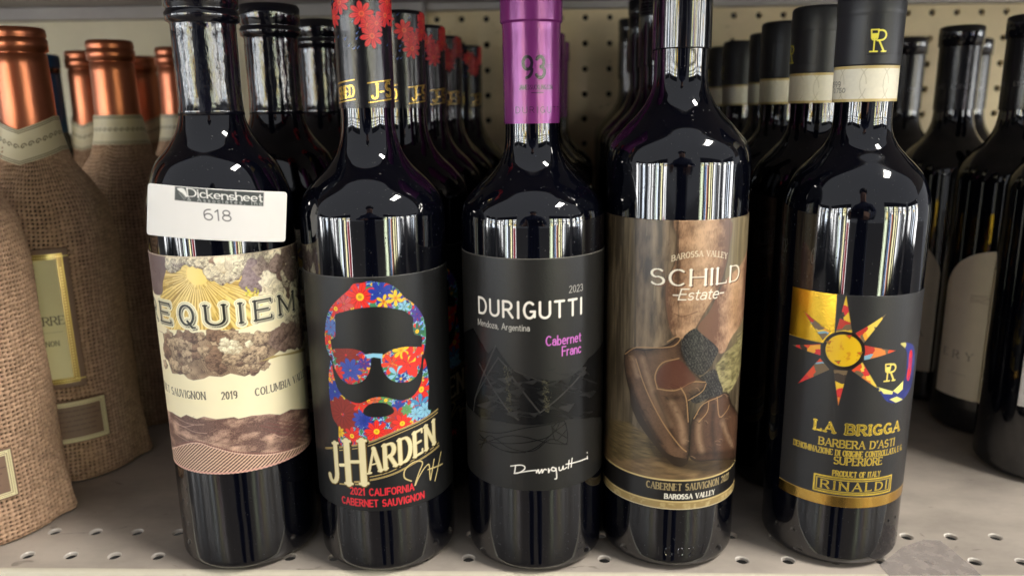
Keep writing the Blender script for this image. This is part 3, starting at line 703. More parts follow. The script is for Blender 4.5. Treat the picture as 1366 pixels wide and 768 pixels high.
def floral_layer(cv, seed=3):
    """a dense painted flower bed over the whole canvas"""
    r = random.Random(seed); pal = [(226, 52, 42), (238, 62, 48), (210, 40, 40), (222, 48, 40), (232, 70, 44), (44, 74, 168), (28, 48, 130), (120, 170, 220), (236, 190, 40), (240, 120, 60), (86, 140, 90), (120, 70, 150), (200, 90, 90)]
    t = fbm(cv.U/2.5, cv.V/2.5, 3); keep = cv.col.copy(), cv.met.copy()
    cv.col[:] = lin((40, 66, 150)); cv.met[:] = 0.12
    cv.col[t > .52] = lin((150, 190, 220)); cv.col[t > .6] = lin((70, 130, 90)); cv.col[t < .4] = lin((190, 50, 50))
    u0, v0, u1, v1 = *cv.fl[:2], *cv.fl[2:]
    for k in range(260):
        u, v = r.uniform(u0, u1), r.uniform(v0, v1); c = r.choice(pal); n = r.choice([5, 6, 7, 8]); R0 = r.uniform(1., 4.2); a0 = r.random()*6
        for j in range(n):
            a = a0+j*2*math.pi/n; q = [(u+R0*f_*math.cos(a+s_), v+R0*f_*math.sin(a+s_)) for f_, s_ in ((.1, 0), (.6, .33), (.95, .16), (1.02, 0), (.95, -.16), (.6, -.33))]
            cc = [min(255, max(0, z*r.uniform(.82, 1.16))) for z in c]; cv.poly(q, cc)
            cv.stroke([(u+R0*.25*math.cos(a), v+R0*.25*math.sin(a)), (u+R0*.85*math.cos(a), v+R0*.85*math.sin(a))], .2, [z*.7 for z in c], a=.6)
        if R0 > 1.6: cv.disc(u, v, R0*.25, (244, 200, 50)); cv.disc(u, v, R0*.1, (200, 110, 30))
    return keep
def flower(cv, u, v, R0, c, n=7, a0=0., centre=(244, 196, 40), dark=None, met=None):
    dark = dark or [z*.72 for z in c]
    for j in range(n):
        a = a0+j*2*math.pi/n
        q = cspline([(u+R0*f_*math.cos(a+s_), v+R0*f_*math.sin(a+s_)) for f_, s_ in ((.08, 0), (.55, .36), (.88, .2), (1.04, 0), (.88, -.2), (.55, -.36))], 2)
        cv.poly(q, c, met); cv.stroke([tuple(z) for z in q]+[tuple(q[0])], .22, dark, met, .8)
        cv.stroke([(u+R0*.25*math.cos(a), v+R0*.25*math.sin(a)), (u+R0*.8*math.cos(a), v+R0*.8*math.sin(a))], .2, dark, met, .7)
    if centre: cv.disc(u, v, R0*.24, centre, met); cv.disc(u, v, R0*.12, [z*.8 for z in centre], met)

def art_harden():
    x, D, R = FRONT['B2']; c3 = cr(400, 350, 3.49); c4 = cr(400, 540, 3.368)
    top = hitcyl(503, 369, x, D, R)[1]; bot = hitcyl(519, 680, x, D, R)[1]
    cv = Canvas(x, D, R, -1.75, 1.6, bot, top, .3, (25, 25, 26), 0.)
    cv.fl = (-27, cv.v0+18, 30, cv.v1)
    base = floral_layer(cv)
    red, yel, blu, lb, br, gr = (232, 52, 44), (246, 198, 44), (38, 62, 160), (140, 196, 222), (140, 44, 34), (100, 160, 96)
    P3 = lambda a, b: cv.p(*c3([(a, b)])[0])
    for (a, b, r_, c, n, ce) in [(280, 160, 11, red, 8, yel), (205, 195, 7, (214, 84, 84), 7, None), (168, 215, 6.4, red, 7, yel), (375, 140, 8, blu, 8, None), (445, 165, 5.5, yel, 6, (240, 140, 30)), (390, 182, 5, yel, 5, (230, 120, 30)), (485, 205, 4.5, lb, 6, None), (545, 240, 6, (80, 60, 150), 7, None), (545, 320, 6, (60, 110, 90), 7, yel), (145, 300, 6, (90, 120, 190), 8, None), (140, 370, 5, red, 6, yel),
                                 (215, 430, 10, br, 11, None), (235, 500, 8.5, (60, 80, 170), 9, None), (180, 510, 5, red, 7, None), (235, 560, 4.5, red, 6, None), (300, 470, 4.5, (80, 60, 150), 7, None),
                                 (520, 450, 13, red, 6, yel), (430, 470, 8, (228, 70, 50), 6, None), (470, 408, 6, yel, 7, (246, 170, 40)), (450, 520, 7, lb, 5, None), (500, 470, 9, red, 6, None), (470, 540, 4, blu, 6, yel),
                                 (165, 600, 8, blu, 8, None), (565, 590, 9, red, 7, yel), (560, 660, 8, (70, 140, 190), 6, None), (500, 690, 7, lb, 6, None), (200, 705, 13, br, 14, None), (280, 660, 6, red, 6, None), (350, 640, 5, (236, 110, 70), 6, None), (400, 640, 5, gr, 6, yel), (460, 670, 5, (46, 70, 160), 8, None), (290, 730, 7, (60, 76, 170), 9, None), (450, 720, 8, (190, 60, 50), 8, None)]:
        u_, v_ = P3(a, b); flower(cv, u_, v_, r_*.74, c, n, a*.1, ce)
    P4 = lambda a, b: cv.p(*c4([(a, b)])[0])
    for (a, b, r_, c) in [(345, 118, 10, red), (235, 138, 8, red), (460, 82, 9, red), (180, 120, 5, yel), (520, 40, 6, lb), (480, 20, 5, gr), (560, 20, 7, lb), (400, 130, 5, (220, 60, 50)), (290, 70, 5, blu)]:
        u_, v_ = P4(a, b); flower(cv, u_, v_, r_*.62, c, 8, a*.1, yel if c == red else None)
    fl = cv.col.copy(), cv.met.copy(); cv.col, cv.met = base
    cv.col *= (1+.1*(fbm(cv.U/1.2, cv.V/1.2, 2)-.5))[..., None]
    cv.stroke([(cv.u0, cv.v1-.15), (cv.u1, cv.v1-.15)], .35, (84, 82, 80))
    def fill(pts, sm=4):
        pts = cspline(pts, sm) if sm else pts
        sl, m_ = cv.poly_mask(pts)
        cv.put(sl, m_, fl[0][sl]); cv.met[sl] = cv.met[sl]*(1-m_)+.12*m_
    fill(cv.pp(c3([(145, 438), (126, 400), (118, 340), (125, 260), (145, 210), (185, 165), (225, 130), (250, 100), (290, 95), (325, 86), (360, 92), (400, 95), (430, 108), (455, 125), (485, 160), (520, 185), (550, 215), (575, 260), (585, 320), (583, 380), (572, 430), (566, 400), (567, 345), (535, 335), (525, 300), (527, 258), (505, 238), (480, 222), (400, 208), (340, 206), (260, 215), (190, 232), (165, 245), (166, 290), (165, 345), (145, 360), (150, 400)])), 3)
    fill(cv.pp(c3([(150, 408), (200, 400), (250, 402), (290, 415), (308, 428), (330, 425), (328, 490), (312, 530), (285, 555), (250, 565), (215, 558), (185, 530), (160, 480)])), 4)
    fill(cv.pp(c3([(376, 440), (395, 425), (430, 405), (480, 393), (530, 392), (570, 397), (566, 440), (560, 490), (540, 530), (510, 552), (460, 556), (425, 545), (395, 515), (380, 475)])), 4)
    br_ = cv.pp(c3([(300, 428), (340, 422), (385, 424), (383, 446), (345, 440), (318, 446)])); cv.poly(br_, lb)
    bd = c3([(148, 455), (160, 530), (180, 590), (210, 628), (250, 650), (290, 652), (330, 632), (365, 625), (400, 626), (440, 636), (480, 640), (520, 625), (550, 590), (568, 540), (577, 445), (593, 500), (600, 580), (594, 680)])+c4([(590, 20), (560, 70), (450, 140), (330, 185), (185, 180), (175, 100)])+c3([(155, 720), (142, 640), (136, 540), (142, 470)])
    fill(cv.pp(bd), 3)
    mo = cspline(cv.pp(c3([(295, 700), (310, 668), (345, 652), (390, 652), (425, 668), (438, 695), (400, 715), (330, 718)])), 4); cv.poly(mo, (25, 25, 26), 0.)
    # lettering and rules
    gold, gd, cream = (206, 180, 120), (120, 96, 50), (240, 226, 180)
    up = spline(cv.pp(c4([(118, 192), (200, 186), (300, 170), (450, 110), (618, 18)])), 6); up2 = spline(cv.pp(c4([(150, 203), (220, 198), (310, 182), (450, 124), (618, 32)])), 6)
    lo = spline(cv.pp(c4([(310, 322), (400, 300), (500, 250), (622, 168)])), 6); lo2 = spline(cv.pp(c4([(240, 345), (320, 335), (420, 308), (520, 255), (622, 182)])), 6)
    reg = list(map(tuple, up))+list(map(tuple, lo2))[::-1]+cv.pp(c4([(140, 345)])); cv.poly(reg, (25, 25, 26), 0.)
    for l_, w_ in ((up, .8), (up2, .35), (lo, .35), (lo2, .8)): cv.stroke(list(map(tuple, l_)), w_, gold, .75)
    cv.stroke(cv.pp(c4([(145, 345), (300, 352)])), .6, gold, .75)
    def let(st, A, B, h, w_, **k):
        a, b = ends(cv, c4, A, B)
        k0 = dict(serif=True, contrast=.42, narrow=True, tight=.3); k0.update(k)
        cv.text(st, (a[0]+.6, a[1]-.6), (b[0]+.6, b[1]-.6), h, (18, 18, 18), w_*1.35, **k0); cv.text(st, a, b, h, gd, w_*1.3, metal=.6, **k0); cv.text(st, (a[0]-.1, a[1]+.1), (b[0]-.1, b[1]+.1), h, cream, w_, **k0)
    hj = (P4(160, 172)[1]-P4(160, 345)[1])
    let('J', (140, 342), (172, 345), hj*.98, .13); let('H', (222, 352), (290, 352), hj*1.06, .15)
    a_ = P4(182, 268); b_ = P4(205, 268); cv.stroke([a_, b_], 1.7, cream)
    let('ARDEN', (312, 306), (603, 172), (P4(455, 130)[1]-P4(455, 262)[1])*.80, .17)
    for pts in ([(500, 340), (470, 325), (472, 290), (505, 258), (540, 250), (550, 262), (535, 300), (520, 345), (518, 358), (535, 320), (560, 280), (578, 265), (582, 290), (585, 335), (592, 300), (602, 242)], [(632, 210), (622, 265), (606, 338)], [(575, 288), (640, 262)]):
        cv.stroke(list(map(tuple, spline(cv.pp(c4(pts)), 4))), .55, (222, 200, 140), .6)
    a, b = ends(cv, c4, (230, 396), (512, 386)); cv.text('2021 CALIFORNIA', (a[0], a[1]), (b[0], a[1]), 3.7, (214, 44, 56), .17, tight=.24)
    a, b = ends(cv, c4, (193, 434), (557, 412)); cv.text('CABERNET SAUVIGNON', (a[0], a[1]-.3), (b[0], a[1]-.3), 3.7, (214, 44, 56), .17, tight=.24)
    return cv

def art_durigutti():
    x, D, R = FRONT['B3']; c7 = cr(600, 330, 3.49); c8 = cr(600, 530, 2.983)
    top = hitcyl(709, 345, x, D, R)[1]; bot = hitcyl(715, 654, x, D, R)[1]
    cv = Canvas(x, D, R, -1.65, 1.65, bot, top, .3, (29, 28, 27))
    cv.col *= (1+.22*(fbm(cv.U/.8, cv.V/.8, 3)-.5))[..., None]
    cv.stroke([(cv.u0, cv.v1-.15), (cv.u1, cv.v1-.15)], .4, (104, 100, 94)); bl = (9, 9, 10); P = lambda L: cv.pp(c7(L))
    mt_ = P([(60, 400), (112, 372), (150, 440), (180, 492), (200, 470), (215, 456), (245, 500), (290, 562), (350, 590), (430, 612), (470, 618), (540, 612), (600, 570), (645, 512)])+[(50, cv.p(*c7([(645, 512)])[0])[1]+4), (50, 76)]
    low = cv.pp(c8([(620, 75), (560, 80), (470, 85), (380, 105), (300, 110), (200, 95), (120, 80), (100, 60)]))
    cv.poly([(-60, mt_[0][1]+6)]+mt_+low+[(-60, low[-1][1])], bl, .3)
    gy = (58, 56, 54)
    for pts, w_ in (([(215, 456), (120, 700), (112, 760)], .5), ([(140, 540), (280, 768), (320, 800)], .5), ([(225, 515), (150, 640), (120, 700)], .35), ([(290, 600), (420, 768)], .5), ([(420, 768), (632, 560)], .5), ([(300, 570), (440, 625)], .4), ([(225, 510), (290, 580)], .3)):
        cv.stroke(P(pts), w_, gy, 0.)
    rg = random.Random(5)
    for k in range(70):
        a, b = rg.uniform(115, 640), rg.uniform(560, 790); 
        if b < 640 and 215 < a < 430 and rg.random() < .5: continue
        l = rg.uniform(25, 80); q = P([(a, b), (a+l, b+rg.uniform(-22, 30)), (a+l*.6, b+rg.uniform(0, 22))]); cv.poly(q, (18, 18, 18) if k % 2 else (34, 33, 33), .1)
    for (cx, y0, y1) in ((270, 550, 768), (448, 612, 768)):      # glittering textured ridges
        for k in range(150):
            t = rg.random(); u_, v_ = cv.p(*c7([(cx+rg.gauss(0, 8)+(t-.5)*12, y0+(y1-y0)*t)])[0]); cv.disc(u_, v_, rg.uniform(.12, .3), (80, 76, 60) if k % 3 else (30, 30, 30), .45)
    for pts in ([(118, 130), (200, 140), (300, 120), (400, 105), (455, 92)], [(120, 165), (200, 180), (300, 178), (400, 150), (440, 95)], [(125, 200), (160, 150), (240, 200), (330, 212), (400, 165), (465, 180), (455, 92), (410, 120), (465, 160)], [(120, 145), (230, 215), (330, 205), (410, 140), (462, 100)], [(118, 185), (250, 150), (400, 180), (468, 185)], [(125, 155), (200, 205), (300, 218)], [(405, 110), (420, 170), (462, 130)]):
        cv.stroke(list(map(tuple, spline(cv.pp(c8(pts)), 5))), .6, (12, 12, 13), .4)
    wh = (236, 228, 218)
    a, b = ends(cv, c7, (135, 308), (612, 306)); v_ = cv.p(*c7([(370, 333)])[0])[1]; h_ = cv.p(*c7([(360, 260)])[0])[1]-v_
    cv.text('DURIGUTTI', (a[0]+.6, v_+.5), (b[0], v_+.5), h_, wh, .15, tight=.34)
    a, b = ends(cv, c7, (556, 210), (617, 205)); cv.text('2023', (a[0], a[1]), (b[0], a[1]), 3.4, (170, 165, 158), .1, tight=.25)
    a, b = ends(cv, c7, (134, 358), (371, 388)); cv.text('Mendoza, Argentina', (a[0], b[1]), (b[0], b[1]), 3.1, (185, 180, 172), .11, tight=.2)
    a, b = ends(cv, c7, (449, 456), (609, 432)); cv.text('Cabernet', (a[0], a[1]), (b[0], a[1]), 4.7, (196, 104, 190), .13, tight=.2)
    a, b = ends(cv, c7, (523, 503), (608, 484)); cv.text('Franc', (a[0], a[1]), (b[0], a[1]), 4.7, (196, 104, 190), .13, tight=.2)
    for pts in ([(243, 271), (280, 267), (298, 273), (296, 285), (275, 298), (257, 300), (300, 293), (342, 288), (345, 298), (352, 285), (356, 300), (366, 284), (368, 298), (376, 284), (384, 286)], [(262, 271), (258, 300)], [(392, 281), (393, 297), (398, 285)], [(420, 280), (408, 276), (405, 288), (418, 290), (422, 280), (425, 318), (418, 322)], [(434, 276), (436, 288), (446, 285), (450, 271), (452, 284), (465, 276)], [(474, 248), (471, 280)], [(486, 240), (482, 275)], [(462, 264), (500, 256), (545, 240)], [(546, 232), (547, 243)], [(545, 217), (546, 219)]):
        pq = cv.pp(c8(pts)); cv.stroke(list(map(tuple, spline(pq, 4))) if len(pq) > 2 else pq, .55, (240, 234, 226))
    return cv

def art_schild():
    x, D, R = FRONT['B4']; c3 = cr(800, 280, 3.84); c4 = cr(800, 430, 2.272)
    top = hitcyl(910, 294, x, D, R)[1]; bot = hitcyl(896, 679, x, D, R)[1]
    cv = Canvas(x, D, R, -1.55, 1.6, bot, top, .3, (112, 96, 72), .05); U, V = cv.U, cv.V; s = np.s_[:, :]
    P3 = lambda L: cv.pp(c3(L)); P4 = lambda L: cv.pp(c4(L))
    g = fbm(U/2.2, V/22, 5); g2 = fbm(U/.7, V/9, 3)
    t = np.clip((g-.3)*2, 0, 1)[..., None]; cv.col = lin((70, 58, 42))*(1-t)+lin((126, 108, 82))*t; cv.col *= (.7+.6*g2)[..., None]
    # the fence boards behind, right
    rb = P3([(640, 30), (800, 30), (820, 700), (690, 760), (640, 500)]); sl, m_ = cv.poly_mask(rb)
    q = fbm(U[sl]/1.5+9, V[sl]/30, 4)[..., None]; cv.put(sl, m_, lin((96, 84, 62))*(1-q)+lin((170, 150, 110))*q)
    # the tree trunk, left of the legs
    tk = P3([(190, 20), (410, 20), (390, 400), (400, 620), (420, 700), (185, 760)]); sl, m_ = cv.poly_mask(tk, 3)
    q = np.clip((fbm(U[sl]/3+40, V[sl]/14, 5)-.3)*2.2, 0, 1)[..., None]; ed = np.clip((U[sl]+33)/18, 0, 1)[..., None]
    cv.put(sl, m_, (lin((66, 50, 36))*(1-q)+lin((158, 132, 100))*q)*(.65+.35*ed))
    for k in range(70):
        u_ = random.uniform(cv.u0, -3); v_ = random.uniform(cv.v0+35, cv.v1); l = random.uniform(5, 24); cv.stroke([(u_, v_), (u_+random.uniform(-.7, .7), v_-l)], random.uniform(.2, .5), (52, 42, 32) if k % 2 else (176, 152, 112), a=.5)
    for qx in (125, 185): cv.stroke(P3([(qx, 30), (qx-4, 700)]), 1.3, (58, 46, 34), a=.8)
    # grass, light patch at the right, and the ground
    gp = P3([(640, 730), (760, 600), (800, 800)])+P4([(400, 200), (370, 230), (350, 130)]); sl, m_ = cv.poly_mask(gp, 3); q = np.clip((fbm(U[sl]/3, V[sl]/1.3, 4)-.25)*2, 0, 1)[..., None]; cv.put(sl, m_, lin((98, 88, 50))*(1-q)+lin((190, 176, 116))*q)
    gv = P4([(30, 380)])[0][1]; m_ = np.clip((gv+3*fbm(U/9, V/4, 2)+5-V)/2, 0, 1); q = fbm(U/6, V/1.4, 5)[..., None]; cv.put(s, m_, lin((72, 52, 32))*(1-q)+lin((156, 124, 80))*q)
    hy = P4([(30, 290), (90, 300), (160, 350), (200, 400), (30, 410)]); sl, m_ = cv.poly_mask(hy, 4); q = fbm(U[sl]/5, V[sl]/.7, 4)[..., None]; cv.put(sl, m_, lin((52, 42, 26))*(1-q)+lin((140, 116, 72))*q)
    def skin(pts, hi, lo, hx):
        sl, m_ = cv.poly_mask(cspline(P3(pts), 4), 2.5); u_, v_ = U[sl], V[sl]
        dd_ = np.zeros(u_.shape); cu_ = (u_*m_).sum()/m_.sum(); sh = np.clip(.25+.0042*(u_-cu_)**2*.9+1.2*(fbm(u_/5+hx, v_/5, 4)-.5)+.5*(fbm(u_/.5, v_/1.2, 2)-.5), 0, 1)[..., None]; cv.put(sl, m_, lin(hi)*(1-sh)+lin(lo)*sh); return sl, m_
    skin([(760, 200), (770, 420), (745, 520), (680, 640), (620, 735), (500, 620), (560, 520), (600, 440), (650, 350), (720, 280)], (224, 176, 134), (126, 84, 60), 3)
    skin([(400, 40), (665, 40), (662, 200), (640, 300), (600, 420), (530, 540), (480, 620), (440, 655), (385, 650), (350, 580), (335, 480), (338, 380), (385, 270), (398, 150)], (222, 172, 126), (120, 82, 56), 8)
    for k in range(520):    # hair on the shins
        qx, qy = random.uniform(345, 760), random.uniform(50, 640)
        if not (345+max(0, 200-qy)*.3 < qx < 640 or qx > 560 and qy > 250): continue
        u_, v_ = P3([(qx, qy)])[0]
        if qx > 640 and qy < 330: continue
        cv.stroke([(u_, v_), (u_+random.uniform(-.7, .7), v_-random.uniform(.8, 2))], .18, (112, 72, 48), a=.45)
    cv.stroke(list(map(tuple, spline(P3([(385, 530), (420, 545), (460, 535), (500, 520)]), 4))), .5, (120, 76, 52), a=.8)
    cv.stroke(list(map(tuple, spline(P3([(665, 60), (660, 210), (620, 380), (540, 520), (490, 610)]), 4))), .7, (84, 58, 40), a=.7)
    cv.stroke(list(map(tuple, spline(P3([(398, 60), (385, 260), (340, 370), (336, 480), (352, 590)]), 4))), .6, (74, 54, 38), a=.7)
    sh_ = cspline(P4([(150, 350), (220, 400), (430, 395), (432, 425), (250, 445), (160, 400)]), 3); sl, m_ = cv.poly_mask(sh_, 9); cv.put(sl, m_*.75, (40, 28, 18))
    for (xa, xb, c_) in ((78, 128, (60, 50, 36)), (128, 190, (120, 104, 78)), (390, 412, (48, 36, 26))):
        sl, m_ = cv.poly_mask(P3([(xa, 10), (xb, 10), (xb-6, 780), (xa-10, 780)]), 5); n_ = np.clip((fbm(U[sl]/.8, V[sl]/12, 3)-.3)*2.4, 0, 1); cv.put(sl, m_*n_*.8, c_)
    for k in range(14):
        y_ = 640+k*9; cv.stroke(P3([(700+k*2, y_), (790, y_-30)]), .4, (60, 52, 32) if k % 2 else (206, 196, 140), a=.7)
    def sock(pts):
        sl, m_ = cv.poly_mask(cspline(P4(pts), 3)); q = np.clip((fbm(U[sl]*2.4, V[sl]*1.6, 2)-.4)*2.2+.25*np.sin((U[sl]+V[sl]*.6)*4), 0, 1)[..., None]; cv.put(sl, m_, lin((24, 23, 24))*(1-q)+lin((92, 87, 82))*q)
    def boot(pts, hi, lo, lights, darks):
        pg = cspline(P4(pts), 3); sl, m_ = cv.poly_mask(pg, 1.5); _, ms_ = cv.poly_mask(pg, 26); u_, v_ = U[sl], V[sl]
        inner = np.clip((ms_-.5)*2.2, 0, 1)
        q = np.clip(.15+.55*inner+.55*(fbm(u_/6+5, v_/10, 5)-.5)+.35*(fbm(u_/.7, v_/.7, 3)-.5), 0, 1)[..., None]
        cv.put(sl, m_, lin(lo)*(1-q)+lin(hi)*q); cv.met[sl] = np.maximum(cv.met[sl], .1*m_)
        full = np.zeros(U.shape); full[sl] = m_
        for L_, c_, w_, a_ in [(l_, (196, 156, 118), 2.6, .5) for l_ in lights]+[(l_, (30, 19, 14), 2.2, .7) for l_ in darks]:
            s2, m2 = cv.stroke_mask(list(map(tuple, spline(P4(L_), 4))), w_, 9)
            if s2 is not None: cv.put(s2, m2*full[s2]*a_*np.clip(.3+1.4*fbm(U[s2]/2, V[s2]/2, 3), 0, 1), c_)
        r_ = random.Random(len(pts)); Pn = np.array(pg)
        for k in range(30):   # creases
            a_, b_ = r_.uniform(Pn[:, 0].min(), Pn[:, 0].max()), r_.uniform(Pn[:, 1].min(), Pn[:, 1].max())
            l = r_.uniform(2, 4); q_ = [(a_, b_), (a_+l*.5, b_-r_.uniform(0, 1)), (a_+l, b_-r_.uniform(1, 3))]
            s2, m2 = cv.stroke_mask(list(map(tuple, spline(q_, 3))), .3)
            if s2 is not None: cv.put(s2, m2*full[s2]*.65, (26, 16, 12) if k % 2 else (176, 138, 104))
        cv.stroke([tuple(z) for z in pg]+[tuple(pg[0])], .7, (30, 19, 13), a=.85)
    boot([(320, 240), (345, 222), (385, 212), (400, 250), (420, 290), (428, 350), (420, 400), (350, 415), (290, 418), (270, 395), (272, 350), (282, 290)], (112, 76, 54), (32, 21, 16), [[(300, 300), (300, 350), (310, 390)], [(370, 300), (385, 340), (400, 370)]], [[(345, 250), (340, 320), (350, 400)], [(290, 400), (350, 395), (420, 385)]])
    sock([(288, 180), (345, 140), (362, 175), (372, 212), (330, 228), (290, 245), (272, 225)])
    boot([(78, 92), (100, 78), (140, 82), (185, 75), (215, 62), (238, 45), (246, 70), (255, 110), (300, 165), (322, 185), (305, 208), (268, 235), (272, 300), (272, 370), (262, 425), (235, 432), (205, 410), (160, 345), (120, 280), (90, 200), (76, 130)], (128, 94, 68), (40, 27, 20), [[(130, 110), (160, 210), (210, 310)], [(215, 235), (245, 300), (255, 360)], [(100, 110), (115, 160)]], [[(170, 215), (200, 290), (235, 370)], [(205, 230), (255, 225)], [(90, 170), (120, 250), (180, 360)]])
    sole = P4([(90, 180), (110, 240), (150, 320), (205, 395), (262, 412), (258, 432), (215, 422), (150, 350), (100, 265)]); cv.poly(cspline(sole, 3), (56, 42, 30))
    sock([(248, 55), (285, 18), (310, 35), (358, 78), (350, 105), (330, 140), (300, 160), (262, 125)])
    tn = (196, 150, 96)
    for pts in ([(78, 95), (112, 75), (180, 76), (225, 70), (245, 48), (230, 44), (205, 58)], [(110, 110), (140, 200), (190, 300), (240, 370), (262, 390)], [(175, 200), (168, 160), (190, 122), (240, 108)], [(175, 200), (230, 205), (280, 180), (320, 180)], [(268, 235), (310, 208), (322, 185)], [(285, 290), (315, 245), (370, 220)], [(355, 225), (362, 285), (385, 265), (392, 250)], [(245, 195), (262, 230), (268, 300)], [(300, 300), (325, 270), (330, 240)]):
        cv.stroke(list(map(tuple, spline(P4(pts), 4))), .5, tn, a=.85)
    bp = cspline(P4([(180, 195), (172, 160), (195, 128), (240, 112), (275, 150), (290, 175), (240, 200)]), 3); sl, m_ = cv.poly_mask(bp); cv.put(sl, m_*.6, (104, 48, 36))
    g_ = cv.col.mean(-1, keepdims=True); cv.col = (cv.col*.88+g_*.12)*.74
    # black band, rules and gilt strip
    hb = P4([(225, 480)])[0][1]; hb2 = P4([(225, 540)])[0][1]
    def band(a, b, c, mt_=None): m_ = np.clip((V-a)/cv.step+.5, 0, 1)*np.clip((b-V)/cv.step+.5, 0, 1); cv.put(s, m_, c, mt_)
    tq = fbm(U/3, V/3, 3)
    band(cv.v0-1, hb+.9, (196, 172, 120), .5); band(hb2, hb, (22, 20, 20), 0.); band(cv.v0-1, hb2-.8, (150, 128, 84), .5)
    cv.put(s, np.clip((hb2-1-V), 0, 1)*np.clip((tq-.5)*4, 0, 1)*.6, (206, 184, 132)); band(cv.v0-1, cv.v0+.5, (200, 184, 150), .3)
    cv.text('CABERNET SAUVIGNON 2021', (-18.3, hb-5.1), (31.5, hb-5.1), 3.6, (176, 156, 112), .12, True, tight=.26, metal=.3)
    a, b = ends(cv, c4, (197, 530), (346, 524)); cv.text('BAROSSA VALLEY', (a[0], hb2+1.3), (b[0], hb2+1.3), 2.6, (236, 230, 214), .2, True, tight=.26, narrow=True)
    wh = (240, 232, 214)
    a, b = ends(cv, c3, (262, 386), (712, 366)); v_ = P3([(480, 388)])[0][1]; h_ = P3([(480, 308)])[0][1]-v_
    cv.text('SCHILD', (a[0]+.7, v_-.4), (b[0]-.1, v_-.4), h_, (96, 60, 40), .17, True, tight=.24, contrast=.36, narrow=True)
    cv.text('SCHILD', (a[0], v_+.2), (b[0]-.8, v_+.2), h_, wh, .16, True, tight=.24, contrast=.36, narrow=True)
    a, b = ends(cv, c3, (370, 262), (650, 248)); v_ = P3([(500, 262)])[0][1]; cv.text('BAROSSA VALLEY', (a[0], v_), (b[0], v_), 2.7, (226, 210, 180), .12, True, tight=.25, bend=2.4)
    a, b = ends(cv, c3, (370, 455), (628, 452)); v_ = P3([(500, 458)])[0][1]; cv.text('-Estate-', (a[0], v_), (b[0], v_), 5.4, wh, .1, slant=.25, tight=.1)
    return cv

def wine_R(cv, u, v, h, c=(238, 214, 110), mt_=.5, w_=.09):
    T = lambda L: [(u+a*h, v+b*h) for a, b in L]
    cv.stroke(T([(.36, .94), (.5, .95)]+arc(.5, .73, .22, .22, 80, -90, 8)+[(.34, .5)]), h*w_, c, mt_)
    cv.stroke(T([(.42, .5), (.66, .03)]), h*w_, c, mt_); cv.stroke(T([(.56, .02), (.76, .02)]), h*w_*.8, c, mt_)
    cv.stroke(T([(.06, .98), (.09, .7)]+arc(.22, .66, .13, .14, 190, 350, 8)+[(.38, .98), (.06, .98)]), h*w_*.75, c, mt_)
    cv.poly(T([(.09, .82), (.35, .82), (.33, .64), (.22, .53), (.1, .64)]), c, mt_); cv.stroke(T([(.22, .53), (.22, .04)]), h*w_*.8, c, mt_); cv.stroke(T([(.06, .02), (.38, .02)]), h*w_*.8, c, mt_)

